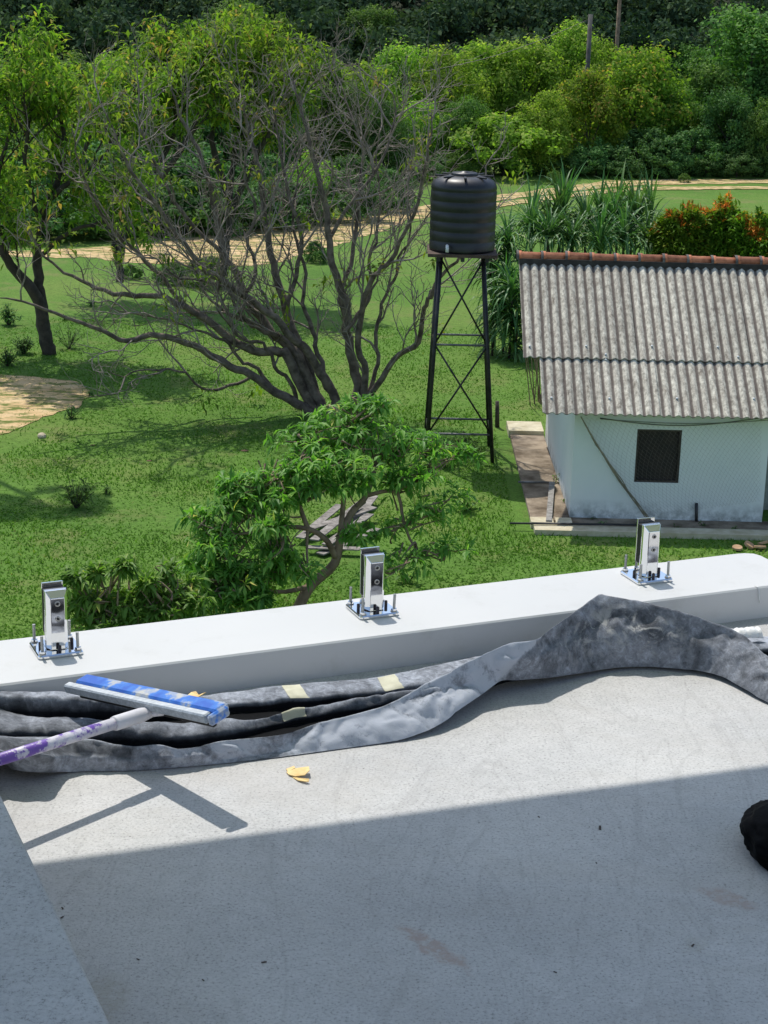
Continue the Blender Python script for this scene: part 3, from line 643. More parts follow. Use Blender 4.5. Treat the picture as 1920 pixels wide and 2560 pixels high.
for a in [(190, 1270, .62, 130, M_mid, 'dark leafy weed standing in the shade patch at left', .17, 1), (178, 1045, .30, 80, M_darkl, 'dark bushy weed at the near edge of the sand patch', .13, 2),
          (20, 812, .6, 260, M_darkl, 'dark weed clump at the left edge beside the forked tree', .16, 3), (172, 872, .7, 110, M_darkl, 'tall thin weed right beside the forked tree trunk', .14, 4),
          (1170, 1275, .45, 90, M_mango, 'bright lance-leaved plant between the near tree and the slab', .2, 5), (1165, 1135, .5, 150, M_mid, 'weed clump around the water tower feet, left part', .15, 6),
          (1110, 1165, .45, 130, M_mango, 'leafy weed at left of the water tower feet', .17, 7), (225, 990, .1, 40, M_darkl, 'tiny dark weed right of the sand patch', .09, 8),
          (470, 690, .4, 60, M_darkl, 'small dark weed left of the limbs', .14, 9), (230, 765, .2, 60, M_darkl, 'low weed right of the forked trunk', .12, 10),
          (60, 885, .5, 300, M_darkl, 'wide low weed patch under the forked tree', .15, 11), (20, 915, .45, 240, M_darkl, 'weed patch at the left edge above the sand', .14, 12), (160, 800, .2, 50, M_darkl, 'low dark weed behind the forked trunk', .12, 13),
          (265, 1235, .22, 40, M_mid, 'small weed up right of the shaded weed', .12, 14), (1020, 1455, .3, 60, M_mango, 'weed by the parapet right of the middle spigot', .16, 15), (1060, 1180, .4, 90, M_mango, 'leafy sprout beside the near tree crown', .18, 16)]:
    weed(*a)

# ------------------------------------------------------------------ grass blades near enough to show
def grass():
    r = np.random.default_rng(17); n = 200000
    y = 22.5+24*r.random(n)**1.25; x = (r.random(n)-.5)*2*(y*.27)+.0
    P = np.c_[x, y, np.zeros(n)]
    dns = vnoise(np.c_[x, y]*1.1, 5, 3); keep = r.random(n) < .55+.45*dns
    # keep off the sand patch, the slab and the house
    w_ = P-CP; ww = w_@Fv; px = 960+FPX*(w_@Rc)/ww; py = 1280-FPX*(w_@Uc)/ww
    keep &= ~((px < 205) & (py > 945) & (py < 1120-.42*px+20) & (r.random(n) > .22))
    keep &= ~((x > 2.25) & (y > 28.55) & (y < 36.3))
    P = P[keep]; n = len(P); h = (.022+.03*r.random(n))*(1+.5*np.clip(vnoise(P[:, :2]*.8, 6, 2), -.6, 1))
    a = r.random(n)*6.28; s = np.c_[np.cos(a), np.sin(a), np.zeros(n)]*(.010+.008*r.random(n))[:, None]
    tip = P+np.c_[r.normal(size=n)*.035, r.normal(size=n)*.035, h]
    V = np.stack([P-s, P+s, tip], 1).reshape(-1, 3); F = np.arange(n*3).reshape(n, 3)
    rn = np.clip(.5+.2*r.normal(size=n)+.22*vnoise(P[:, :2]*.5, 8, 3), 0, 1)
    o = mesh_obj('grass', V, F, M_grassblade, attr={'rnd': ('FACE', rn)}); tag(o, 'short bright green pasture grass across the field', 'grass', kind='stuff')
grass()

# ------------------------------------------------------------------ water tower and tank
M_steel = simple('black_painted_steel', (.012, .012, .013), (.04, .038, .036), 5, .45, .3)
M_steelg = simple('worn_grey_steel', (.10, .10, .10), (.22, .21, .20), 7, .5, .4)
M_tank = simple('black_polyethylene', (.010, .011, .013), (.020, .021, .023), 3, .42, bump=.2, dist=.01, spec=.45)
M_rust = simple('rusty_board', (.05, .03, .02), (.12, .08, .055), 5, .9, bump=.3)
fr = PZ(1231, 1158, 0); x0 = fr[0]; y0 = fr[1]; SB = 1.28
zt = PY(1155, 640, y0+.25)[2]; xt1 = PY(1209, 640, y0+.25)[0]; xt0 = PY(1103, 640, y0+.25)[0]; ST = xt1-xt0
wt = empty('water_tower', (x0-SB/2, y0+SB/2, 0), 'tall black steel tower with crossed braces standing on the grass', 'tower')
bot = [np.array([x0-SB, y0, 0]), np.array([x0, y0, 0]), np.array([x0, y0+SB, 0]), np.array([x0-SB, y0+SB, 0])]
top = [np.array([xt0, y0+.24, zt]), np.array([xt1, y0+.24, zt]), np.array([xt1+.02, y0+.24+ST, zt]), np.array([xt0-.02, y0+.24+ST, zt])]
def lv(i, t): return bot[i]*(1-t)+top[i]*t
for i in range(4):
    MB().tube([lv(i, -.01), lv(i, 1)], .038, 8).build('leg', M_steel, wt)
for t in (.14, .575):
    for i in range(4):
        j = (i+1) % 4; MB().tube([lv(i, t), lv(j, t)], .022, 6).build('cross_bar', M_steel if i % 2 else M_steelg, wt)
for t0, t1 in ((.14, .575), (.575, .985)):
    for i in (0,):
        j = (i+1) % 4
        MB().tube([lv(i, t0), lv(j, t1)], .019, 6).build('brace', M_steel, wt)
        MB().tube([lv(j, t0)+[0, .03, 0], lv(i, t1)+[0, .03, 0]], .019, 6).build('brace', M_steel, wt)
cx = (xt0+xt1)/2; cy = y0+.24+ST/2
MB().box((cx, cy, zt+.03), (1.30, 1.25, .06)).build('platform', M_rust, wt)
for dx in (-.45, 0, .45): MB().box((cx+dx, cy, zt-.04), (.07, 1.2, .08)).build('bearer', M_steel, wt)
reloc(wt)
tk = empty('water_tank', (cx, cy, zt+.06), 'black ribbed plastic water tank with a round lid on top of the steel tower', 'tank')
R = .62; prof = [(0, 0), (R-.03, 0), (R, .03)]
zz = .03
for k_ in range(6):
    h0 = .05+k_*.185
    prof += [(R, h0), (R, h0+.13), (R-.007, h0+.14), (R-.007, h0+.17)]
prof += [(R, 1.16), (R-.01, 1.22), (R-.05, 1.29), (R-.12, 1.345), (R-.24, 1.38), (.24, 1.40), (.22, 1.40)]
def lathe(prof, n, c=(0, 0, 0), close=True):
    th = np.arange(n)/n*2*math.pi; V = []; F = []
    for (r_, z_) in prof: V += [(c[0]+r_*math.cos(t), c[1]+r_*math.sin(t), c[2]+z_) for t in th]
    for i in range(len(prof)-1):
        for j in range(n): F.append((i*n+j, i*n+(j+1) % n, (i+1)*n+(j+1) % n, (i+1)*n+j))
    if close: F.append(tuple((len(prof)-1)*n+j for j in range(n)))
    return V, F
m = MB(); m.add(*lathe(prof, 48), smooth=True); m.build('body', M_tank, tk)
m = MB(); m.add(*lathe([(.25, 0), (.25, .035), (.235, .045), (.08, .05), (.07, .065), (.01, .07)], 32, (0, 0, 1.40)), smooth=True); m.build('lid', M_tank, tk)
for k_ in range(8):
    m = MB(); a = k_*math.pi/4; m.box((.42*math.cos(a), .42*math.sin(a), 1.385), (.26, .05, .035), ax=[(math.cos(a), math.sin(a), 0), (-math.sin(a), math.cos(a), 0), (0, 0, 1)], bev=.008)
    m.build('rib', M_tank, tk)
m = MB(); m.tube([(-.30, -.62, .16), (-.30, -.70, .16), (-.30, -.72, .05)], .03, 8); m.build('outlet', simple('white_pvc', (.6, .6, .58), (.7, .7, .68), 5, .4), tk)

# ------------------------------------------------------------------ small house
k = NM('house_paint'); g = k.geo()
c = k.ramp(k.noise(.9, 5, .6, vec=g), [(.3, (.70, .735, .70)), (.7, (.79, .80, .765))])
sep = k.n('ShaderNodeSeparateXYZ'); k.l(g, sep.inputs[0])
low = k.ramp(sep.outputs['Z'], [(.10, .9), (.40, 0.)])
dirt = k.mix(1, low, k.ramp(k.noise(5, 5, .7, vec=g), [(.38, 0.), (.62, 1.)]), 'MULTIPLY')
c = k.mix(dirt, c, (.28, .30, .27)); k.col(c); k.bump(k.noise(8, 4, .6, vec=g), .2, .01); M_house = k.set(.8, 0, .25)
k = NM('weathered_fibre_cement'); g = k.geo()
c = k.ramp(k.noise(9, 7, .8, vec=g, scl=(1, .4, .4)), [(.30, (.20, .165, .125)), (.44, (.45, .41, .33)), (.62, (.66, .62, .50))])
c2 = k.ramp(k.noise(22, 4, .7, vec=g, scl=(1, .5, .5)), [(.35, .55), (.6, 1.1)]); c = k.mix(1, c, c2, 'MULTIPLY')
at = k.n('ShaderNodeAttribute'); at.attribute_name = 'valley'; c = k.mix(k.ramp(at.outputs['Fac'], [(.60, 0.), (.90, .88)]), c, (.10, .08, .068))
k.col(c); k.bump(k.noise(30, 4, .6, vec=g), .4, .01); M_roof = k.set(.95, 0, .1)
def tint(mat, lo, hi):
    t_ = mat.node_tree; b_ = t_.nodes['Principled BSDF']; src = b_.inputs['Base Color'].links[0].from_socket; oi = t_.nodes.new('ShaderNodeObjectInfo'); hv = t_.nodes.new('ShaderNodeHueSaturation'); mr = t_.nodes.new('ShaderNodeMapRange')
    mr.inputs[3].default_value = lo; mr.inputs[4].default_value = hi; t_.links.new(oi.outputs['Random'], mr.inputs[0]); t_.links.new(mr.outputs[0], hv.inputs['Value']); t_.links.new(src, hv.inputs['Color']); t_.links.new(hv.outputs[0], b_.inputs['Base Color'])
tint(M_roof, .85, 1.1)
M_tile = simple('orange_clay', (.30, .085, .035), (.60, .22, .10), 7, .85, bump=.3, world=True, lo=.3, hi=.6)
tint(M_tile, .7, 1.25)
M_ridge_dark = simple('dark_ridge_band', (.02, .018, .016), (.05, .045, .04), 6, .9, world=True)
M_slab = simple('pale_yellowed_concrete', (.42, .36, .22), (.60, .54, .38), 4, .9, bump=.4, world=True)
M_slabd = simple('mossy_brown_concrete', (.10, .07, .04), (.34, .27, .19), 2.4, .95, bump=.5, world=True)
M_screen = simple('dark_brown_opening', (.012, .008, .007), (.030, .018, .014), 4, .7)
M_wfr = simple('dark_window_frame', (.03, .02, .016), (.06, .04, .03), 4, .6)
YW = 29.42; XL = 3.205; XR = 6.53; YB = 34.6
YE = 29.0; YR = 32.3
zE = PY(1500, 1036, YE)[2]; zR = PY(1500, 652, YR)[2]
hs = empty('small_house', ((XL+XR)/2, YW, 0), 'small white house with a grey corrugated roof and orange ridge tiles', 'house')
def roofz(y): return zE+(zR-zE)*(y-YE)/(YR-YE)
# front wall with window opening
wx0 = PY(1592, 1100, YW)[0]; wx1 = PY(1704, 1100, YW)[0]; wz1 = PY(1650, 1074, YW)[2]; wz0 = PY(1650, 1207, YW)[2]
ztop = roofz(YW)-.05; T = .14
m = MB(); ym = YW+T/2
m.box(((XL+wx0)/2, ym, ztop/2), (wx0-XL, T, ztop)); m.box(((XR+wx1)/2, ym, ztop/2), (XR-wx1, T, ztop))
m.box(((wx0+wx1)/2, ym, wz0/2), (wx1-wx0, T, wz0)); m.box(((wx0+wx1)/2, ym, (wz1+ztop)/2), (wx1-wx0, T, ztop-wz1)); m.build('front_wall', M_house, hs)
YM = (YW+YB)/2; zb = roofz(YW)
def gable(x, th, name='side_wall'):
    y0_, y1_ = YW+T+.002, YB; a = [(y0_, 0), (y1_, 0), (y1_, zE-.1), (YR, zR-.12), (y0_, roofz(y0_)-.05)]
    V = [(x, y, z) for y, z in a]+[(x+th, y, z) for y, z in a]; n = 5
    F = [tuple(range(n))[::-1], tuple(range(n, 2*n))]+[(i, (i+1) % n, (i+1) % n+n, i+n) for i in range(n)]
    m = MB(); m.add(V, F); m.build(name, M_house, hs)
gable(XL, T); gable(XR-T, T)
m = MB(); m.box(((XL+XR)/2+1, YB+T/2, zE/2-.05), (XR-XL+2.0, T, zE-.1)); m.build('back_wall', M_house, hs)
m = MB(); m.box((7.6, 30.4, .95), (2.1, .12, 1.9)); m.build('recessed_wall', simple('shade_toned_wall', (.16, .17, .14), (.30, .32, .28), 3, .9, world=True), hs)  # shade of the recess put into a darker wall colour
wd = MB().box(((wx0+wx1)/2, YW+.09, (wz0+wz1)/2), (wx1-wx0, .02, wz1-wz0)).build('window', M_screen, hs)
fm = MB(); b_ = .035
for (a0, a1, c0, c1) in ((wx0, wx1, wz0, wz0+b_), (wx0, wx1, wz1-b_, wz1), (wx0, wx0+b_, wz0+b_, wz1-b_), (wx1-b_, wx1, wz0+b_, wz1-b_)):
    fm.box(((a0+a1)/2, YW+.045, (c0+c1)/2), (a1-a0, .05, c1-c0))
fm.build('frame', M_wfr, wd)
# roof sheets
sl_ = np.array([0, YR-YE, zR-zE]); SLEN = np.linalg.norm(sl_); sdir = sl_/SLEN; snor = np.cross([1, 0, 0], sdir)
PIT = .163
def sheet(xa, ncor, ta, tb, lift, name='roof_sheet'):
    nx_ = ncor*8+1; TT = [0, .006, .25, .5, .75, .994, 1]; ny_ = 7; X_ = np.linspace(0, ncor*PIT+.02, nx_); V = []; val = []
    for j in range(ny_):
        t = ta+(tb-ta)*TT[j]; b = np.array([0, YE, zE])+sdir*SLEN*t
        for xx in X_:
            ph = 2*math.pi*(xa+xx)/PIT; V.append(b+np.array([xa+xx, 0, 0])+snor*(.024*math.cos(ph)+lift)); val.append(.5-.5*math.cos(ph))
    F = [(j*nx_+i, j*nx_+i+1, (j+1)*nx_+i+1, (j+1)*nx_+i) for j in range(ny_-1) for i in range(nx_-1)]
    o = mesh_obj(name, V, F, M_roof, hs, smooth=True, attr={'valley': ('POINT', val)})
    md = o.modifiers.new('thickness', 'SOLIDIFY'); md.thickness = .012; md.offset = -1
    return o
def solve_t(px, py):
    best = None
    for t in np.linspace(0, 1, 201):
        P = np.array([0, YE, zE])+sdir*SLEN*t; q = PY(px, py, P[1])
        e = abs(q[2]-P[2]); best = min(best, (e, t, q[0])) if best else (e, t, q[0])
    return best[1], best[2]
tm, xu = solve_t(1313, 892); _, xl_ = solve_t(1353, 960)
xu -= .03
xx = xu; k_ = 0
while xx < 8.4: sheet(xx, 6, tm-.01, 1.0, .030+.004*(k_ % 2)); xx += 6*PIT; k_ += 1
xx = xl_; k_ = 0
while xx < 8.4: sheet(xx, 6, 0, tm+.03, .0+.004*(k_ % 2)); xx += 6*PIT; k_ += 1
# back slope (one plain run of sheets)
m = MB(); V = [(xu, YR, zR), (8.5, YR, zR), (8.5, YB+.4, zE-.1), (xu+.42, YB+.4, zE-.1)]; m.add(V, [(0, 1, 2, 3)]); m.build('rear_roof', M_roof, hs)
M_bolt = simple('white_bolt_caps', (.6, .6, .58), (.75, .75, .72), 5, .4)
def bolt(px, py):
    t, x = solve_t(px, py); x = round(x/PIT)*PIT; b = np.array([x, YE, zE])+sdir*SLEN*t+snor*(.024+.034*(t > tm)+.004)
    m = MB(); m.add(*lathe([(.022, 0), (.022, .008), (.014, .018), (.003, .022)], 8), smooth=True)
    o = m.build('bolt_cap', M_bolt, hs); o.location = b
for q in [(1316, 657), (1444, 657), (1594, 660), (1745, 662), (1900, 662), (1330, 872), (1470, 872), (1633, 872), (1792, 874), (1386, 998), (1532, 1000), (1703, 1000), (1877, 1000), (1518, 893), (1521, 903), (1853, 900)]: bolt(*q)
x = xu-.02; z = zR; i = 0
MB().box(((xu+8.5)/2, YR-.03, zR-.02), (8.5-xu, .30, .10)).build('ridge_band', M_ridge_dark, hs)  # dark strip along the underside of the ridge tiles
tl = MB(); n = 9; LN = .44; th = np.linspace(-.15, math.pi+.15, n); V = []; F = []
for xq, rr_ in ((0, .150), (.06, .150), (.06, .128), (LN+.03, .120)):
    for rad_ in (rr_, rr_-.018): V += [(xq, -math.cos(t)*rad_, math.sin(t)*rad_*.8) for t in th]
for s_ in range(3):
    a = s_*2*n
    for j in range(n-1):
        F += [(a+j, a+j+1, a+2*n+j+1, a+2*n+j), (a+n+j, a+3*n+j, a+3*n+j+1, a+n+j+1)]
F += [(j, n+j, n+j+1, j+1) for j in range(n-1)]+[(6*n+j, 6*n+j+1, 7*n+j+1, 7*n+j) for j in range(n-1)]
for s_ in range(3):
    a = s_*2*n; F += [(a, a+2*n, a+3*n, a+n), (a+n-1, a+2*n-1, a+4*n-1, a+3*n-1)]
tile0 = tl.add(V, F, True).build('ridge_tile', M_tile, hs); tile0.location = (x, YR-.02, zR+.035)
jm = MB(); V = []; F = []
for xq in (-.035, .012):
    V += [(xq, -math.cos(t)*.158, math.sin(t)*.158*.8) for t in th]
F = [(j, j+1, n+j+1, n+j) for j in range(n-1)]
j0 = jm.add(V, F, True).build('mortar_joint', simple('grey_mortar', (.06, .052, .045), (.16, .14, .12), 12, .9, world=True), tile0); j0.location = (.0, 0, 0)
while x+LN < 8.3:
    x += LN; o = tile0.copy(); COL.objects.link(o); o.name = 'ridge_tile'; jc = j0.copy(); COL.objects.link(jc); jc.parent = o; o.location = (x, YR-.02+.01*math.sin(i*2.3), zR+.035+.008*math.sin(i*1.7)); o.rotation_euler = (0, .012*math.sin(i*3), .015*math.cos(i*2)); i += 1
# cable sagging under the eave, hung on the house
m = MB(); ca = PY(1500, 1045, YW-.06); cb = PY(1960, 1045, YW-.06)
P = [ca*(1-t)+cb*t-np.array([0, 0, .13*math.sin(math.pi*min(1, t*1.15))]) for t in np.linspace(0, 1, 14)]; m.tube(P, .009, 5, cap=False)
P = [ca*(1-t)+cb*t-np.array([0, 0.02, .08*math.sin(math.pi*t)+.01]) for t in np.linspace(0, 1, 14)]; m.tube(P, .006, 5, cap=False); m.build('cable', M_steelg, hs)
p1 = PY(1741, 1320, YW-.05); p2 = PY(1741, 1258, YW-.05)
MB().tube([p1, p2], .028, 8).build('pipe_stub', M_steel, hs)
reloc(hs)
# fishing net hanging over the wall
M_net = simple('faded_net_cord', (.17, .15, .12), (.26, .23, .19), 3, .9, world=True)
nt_ = empty('hanging_net', PY(1610, 1290, YW-.1), 'fine faded net draped over the house wall and window, bunched into a slanting rope', 'net')
A_ = PY(1452, 1042, YW-.08); B_ = PY(1612, 1292, YW-.08)
m = MB(); r = np.random.default_rng(3)
for k_ in range(5):
    P = [A_*(1-t)+B_*t+np.array([.05*math.sin(t*3.1)-.10*math.sin(math.pi*t)+r.normal()*.006+k_*.018*t, -.012*k_, r.normal()*.006]) for t in np.linspace(0, 1, 12)]; m.tube(P, .009, 5, cap=False)
m.build('bunched_rope', simple('tan_rope', (.20, .18, .13), (.32, .28, .2), 6, .9, world=True), nt_)
m = MB(); TR = PY(1905, 1052, YW-.07); BR = PY(1900, 1255, YW-.07)
def netp(u, v):
    L = A_*(1-v)+B_*v+np.array([-.10*math.sin(math.pi*v), 0, 0]); Rr = TR*(1-v)+BR*v; p = L*(1-u)+Rr*u; p = p-np.array([0, 0, .10*math.sin(math.pi*u)*(1-v)]); p[1] = YW-.035-.03*math.sin(u*17+v*9)**2; return p
NU = 34; NVv = 14
for a in range(-NVv, NU):
    for sgn in (1, -1):
        pts_ = []
        for b in range(NVv+1):
            u = (a+b)/NU if sgn > 0 else (a+NVv-b)/NU
            if 0 <= u <= 1: pts_.append(netp(u, b/NVv))
        if len(pts_) > 2: m.tube(pts_, .0011, 3, cap=False)
m.build('mesh', M_net, nt_); reloc(nt_)

# slab beside the house
def prism(name, pts, z0, z1, mat, kind='structure', parent=None):
    n = len(pts); V = [(p[0], p[1], z0) for p in pts]+[(p[0], p[1], z1) for p in pts]
    F = [tuple(range(n))[::-1], tuple(range(n, 2*n))]+[(i, (i+1) % n, (i+1) % n+n, i+n) for i in range(n)]
    o = mesh_obj(name, V, F, mat, parent)
    bpy.context.view_layer.update()
    if kind: o['kind'] = kind
    return o
a0 = PZ(1267, 1080, .1); a1 = PZ(1272, 1092, .1); c0 = PZ(1304, 1294, .1)
xa, xb = PZ(1275, 1080, .1)[0], XL-.004
yF = PZ(1310, 1310, .1)[1]; yK = PZ(1267, 1058, .1)[1]; yK2 = PZ(1267, 1082, .1)[1]; yM = PZ(1304, 1294, .1)[1]
prism('concrete_slab', [(xa, yM), (xb, yM), (xb, yK2), (xa-.0, yK2)], -.1, .07, M_slabd)
prism('concrete_kerb', [(xa-.03, yK2+.003), (xb, yK2+.003), (xb, yK), (xa-.03, yK)], -.1, .15, M_slab)
xc = PZ(1385, 1300, .1)[0]
prism('concrete_kerb', [(xa-.02, yM-.30), (xc-.02, yM-.30), (xc-.02, yM-.003), (xa-.02, yM-.003)], -.1, .12, M_slab)
prism('concrete_kerb', [(xc+.02, yM-.30), (xb, yM-.30), (xb, yM-.003), (xc+.02, yM-.003)], -.1, .12, M_slab)
yP = yM-.33
prism('concrete_plinth', [(xa+.02, yP-.32), (8.6, yP-.32), (8.6, yP), (xa+.02, yP)], -.1, .09, M_slab)
prism('concrete_plinth', [(xb+.01, yP+.003), (8.6, yP+.003), (8.6, YW+.05), (xb+.01, YW+.05)], -.1, .05, M_slabd)
def lone(name, m, mat, label, cat, group=None):
    o = m.build(name, mat); return tag(o, label, cat, group)
p = [PZ(1275, 1308, .12), PZ(1440, 1310, .12), PZ(1605, 1312, .12)]
lone('black_pipe', MB().tube(p, .018, 8), M_steel, 'thin black pipe lying along the foot of the house front wall', 'pipe')
lone('grey_pipe', MB().tube([PZ(1296, 1205, .10), PZ(1378, 1206, .10)], .02, 8), M_steelg, 'short grey pipe lying across the brown slab', 'pipe')
a = PZ(1372, 1303, .13); b = PZ(1380, 1206, .14); d = unit(b-a)
lone('grey_plank', MB().box((a+b)/2, (np.linalg.norm(b-a), .10, .035), ax=[d, np.cross([0, 0, 1], d), (0, 0, 1)]), simple('grey_weathered_wood', (.16, .15, .13), (.32, .30, .27), 8, .9, bump=.4, world=True), 'grey plank lying lengthwise on the slab beside the house side wall', 'plank')
lone('fence_stump', MB().tube([PZ(1243, 1068, 0), PY(1243, 1003, PZ(1243, 1068, 0)[1])], [.05, .04], 7), M_barkd, 'short dark wooden post in the grass right of the water tower', 'post')
weed(1412, 1215, .5, 90, M_mid, 'green weed growing between slab and house side wall', .12, 21); weed(1420, 1262, .35, 60, M_mid, 'small weed at the front corner of the house', .10, 22)
for i_, (wx, wy) in enumerate([(1500, 1318), (1600, 1322), (1690, 1328), (1480, 1305), (1840, 1330), (1760, 1322)]):
    weed(wx, wy, .13, 30, M_darkl, 'low weed at the house wall foot, '+['second from its left corner', 'below the left edge of the window', 'below the right edge of the window', 'nearest its left corner', 'farthest right by the recess', 'just right of the pipe stub'][i_], .07, 30+i_)
# dry stalks left of roof
t = empty('dry_stalks', PZ(1352, 1010, 0), 'bundle of dry brown stalks leaning against the left end of the roof', 'stalks'); m = MB(); r = np.random.default_rng(8)
for i_ in range(26):
    b = np.array([r.normal()*.14, r.normal()*.15, 0]); e = b+np.array([r.normal()*.22, r.normal()*.2, 1.5+.7*r.random()]); m.tube(smooth_path([b, (b+e)/2+r.normal(size=3)*.06, e], 5), [.012, .012, .010, .008, .006], 4, cap=False)
s_ = m.build('stalks', simple('dry_straw', (.14, .10, .06), (.30, .23, .14), 6, .9), t); s_['kind'] = 'stuff'

# wood discs on the lawn
M_disc = simple('tan_wood', (.34, .20, .10), (.50, .32, .17), 8, .8)
for i_, (px, py, rr_, hh, tilt, lb) in enumerate([(1843, 1364, .085, .04, .15, 'leftmost of the tan wooden discs on the lawn, lying flat'), (1872, 1358, .095, .05, .5, 'tilted tan wooden disc in the middle of the little heap'),
        (1900, 1362, .10, .04, .1, 'lower right tan wooden disc on the lawn beside the parapet corner'), (1908, 1352, .09, .04, .25, 'upper right tan wooden disc resting behind the others')]):
    m = MB(); m.add(*lathe([(0.0, 0), (rr_*.95, 0), (rr_, .006), (rr_, hh-.006), (rr_*.95, hh), (rr_*.3, hh-.004)], 20), smooth=False)
    o = lone('wooden_disc', m, M_disc, lb, 'wooden disc', 'wooden discs on the lawn'); o.location = PZ(px, py+8, .03); o.rotation_euler = (tilt, .1*i_, i_)

# stones / bits in the field
def stone(px, py, s, mat, name, label, cat, sc=(1, 1, .7), grp=None):
    r = np.random.default_rng(int(px)); u = unit(r.normal(size=(60, 3))); import bmesh
    bm = bmesh.new(); bmesh.ops.create_icosphere(bm, subdivisions=2, radius=1)
    for v in bm.verts:
        c_ = np.array(v.co); v.co = Vector(c_*(1+.22*vnoise(c_[None]*1.7, int(px), 2)[0])*np.array(sc)*s)
    me = bpy.data.meshes.new(name); bm.to_mesh(me); bm.free(); me.materials.append(mat); o = bpy.data.objects.new(name, me); COL.objects.link(o)
    o.location = PZ(px, py, s*sc[2]*.5); return tag(o, label, cat, grp)
M_stone = simple('sandstone', (.40, .32, .20), (.58, .50, .36), 5, .9, bump=.4, world=True)
stone(105, 1090, .085, M_stone, 'stone', 'pale tan stone alone on the grass below the sand patch', 'stone', (1, 1, .8))
for (px, py, s, lb) in [(232, 1113, .03, 'small brown leaf litter piece upper left on the open lawn'), (372, 1152, .035, 'small red brown leaf on the open lawn at mid left'), (612, 1127, .05, 'short tan stick on the lawn left of the near tree')]:
    stone(px, py, s, simple('litter_brown', (.14, .07, .04), (.25, .13, .08), 9, .9), 'fallen_leaf', lb, 'litter', (1.6, .8, .4))

# weathered boards under the near tree
M_wood = simple('silver_weathered_wood', (.12, .105, .09), (.33, .30, .26), 9, .9, bump=.5, world=True)
for i_, (x1, y1_, x2, y2_, h1, h2, lb) in enumerate([(785, 1350, 905, 1255, .22, .30, 'topmost silver grey board of the heap under the near tree'), (815, 1362, 925, 1285, .16, .20, 'silver grey board on the right side of the heap under the near tree'),
    (765, 1325, 935, 1268, .19, .24, 'silver grey board lying crosswise in the heap under the near tree'), (800, 1385, 945, 1322, .06, .10, 'lowest silver grey board of the heap, nearest the parapet'),
    (750, 1345, 850, 1262, .12, .15, 'leftmost silver grey board of the heap under the near tree'), (850, 1350, 935, 1240, .10, .14, 'silver grey board at the far right end of the heap'), (770, 1368, 900, 1372, .11, .12, 'short silver grey board across the near end of the heap')]):
    a = PZ(x1, y1_, h1); b = PZ(x2, y2_, h2); d = unit(b-a)
    sd_ = unit(np.cross(d, [0, 0, 1])); lone('weathered_board', MB().box((a+b)/2, (np.linalg.norm(b-a), .15, .022), ax=[d, sd_, np.cross(sd_, d)]), M_wood, lb, 'board', 'weathered boards under the near tree')

# ------------------------------------------------------------------ strap-leaved plants and orange-tipped shrub
def strap(px, py, Yc, L, n, seed, label, zroot=None, up=.5, wd=.055):
    h = PY(px, py, Yc); r = np.random.default_rng(seed); t = empty('strap_leaved_plant', (h[0], h[1], 0), label, 'plant', 'strap-leaved plants around the house'); V = []; F = []; R = []
    z0 = h[2]
    for i in range(n):
        a = r.random()*6.28; el = up+(1.45-up)*r.random()**1.2; d = np.array([math.cos(a)*math.cos(el), math.sin(a)*math.cos(el), math.sin(el)]); ll = L*(.6+.5*r.random()); side = unit(np.cross(d, [0, 0, 1])); p = np.array([0, 0, z0-(.3 if up > 0 else 1.1)*r.random()**1.5]); b = len(V); nn = 6; ds = d.copy(); w0 = wd*(.7+.5*r.random()); bend = .10+.28*r.random()*(1.3-el/1.5); kink = r.random() < .15
        for j in range(nn+1):
            ww = w0*(1-(j/nn)**2.2)+.002; nr = np.cross(side, ds); V += [p-side*ww*.5+nr*ww*.22, p, p+side*ww*.5+nr*ww*.22]
            p = p+ds*ll/nn; ds = unit(ds+np.array([0, 0, -bend*(1+j*.25)-(.9 if kink and j == 3 else 0)]))
        for j in range(nn): F += [(b+3*j, b+3*j+1, b+3*j+4, b+3*j+3), (b+3*j+1, b+3*j+2, b+3*j+5, b+3*j+4)]
        R += [min(1, max(0, .45+.2*r.normal()))]*(2*nn)
    l = mesh_obj('leaves', V, np.array(F), M_strap, t, attr={'rnd': ('FACE', R)}); l['kind'] = 'stuff'
    MB().tube([(0, 0, -.1), (.03, .02, z0*.5), (0, 0, z0)], .035, 6).build('stem', M_barkd, t)
i_ = 0
desc = ['leftmost', 'second from the left', 'third from the left', 'fourth from the left', 'middle', 'fifth from the right', 'fourth from the right', 'third from the right', 'second from the right', 'rightmost']
for px, py, Yc, L in [(1330, 560, 36.2, 1.15), (1370, 590, 35.4, 1.0), (1400, 545, 36.6, 1.2), (1430, 600, 35.2, .95), (1465, 560, 36.4, 1.15), (1500, 600, 35.2, .95), (1530, 545, 36.6, 1.15), (1560, 590, 35.6, 1.05), (1590, 550, 36.8, 1.2), (1620, 600, 35.6, 1.0)]:
    strap(px, py, Yc+8.5, L*1.25, 85, 50+i_, desc[i_]+' of the strap-leaved plants rising behind the ridge tiles', up=.15, wd=.07); i_ += 1
for px, py, Yc, L, lb in [(1270, 590, 35.8, .95, 'topmost strap-leaved plant in the gap between tank and roof'), (1230, 640, 35.6, .8, 'strap-leaved plant right beside the black tank bottom'), (1265, 690, 34.9, .85, 'strap-leaved plant left of the upper roof corner'), (1235, 760, 34.6, .75, 'drooping strap-leaved plant behind the right tower leg'), (1290, 790, 34.2, .7, 'lowest strap-leaved plant against the left roof edge'), (1280, 720, 34.3, .8, 'dark strap-leaved plant touching the left edge of the roof')]:
    strap(px, py, Yc+8.5, L*1.25, 120, 50+i_, lb, up=-.3, wd=.065); i_ += 1
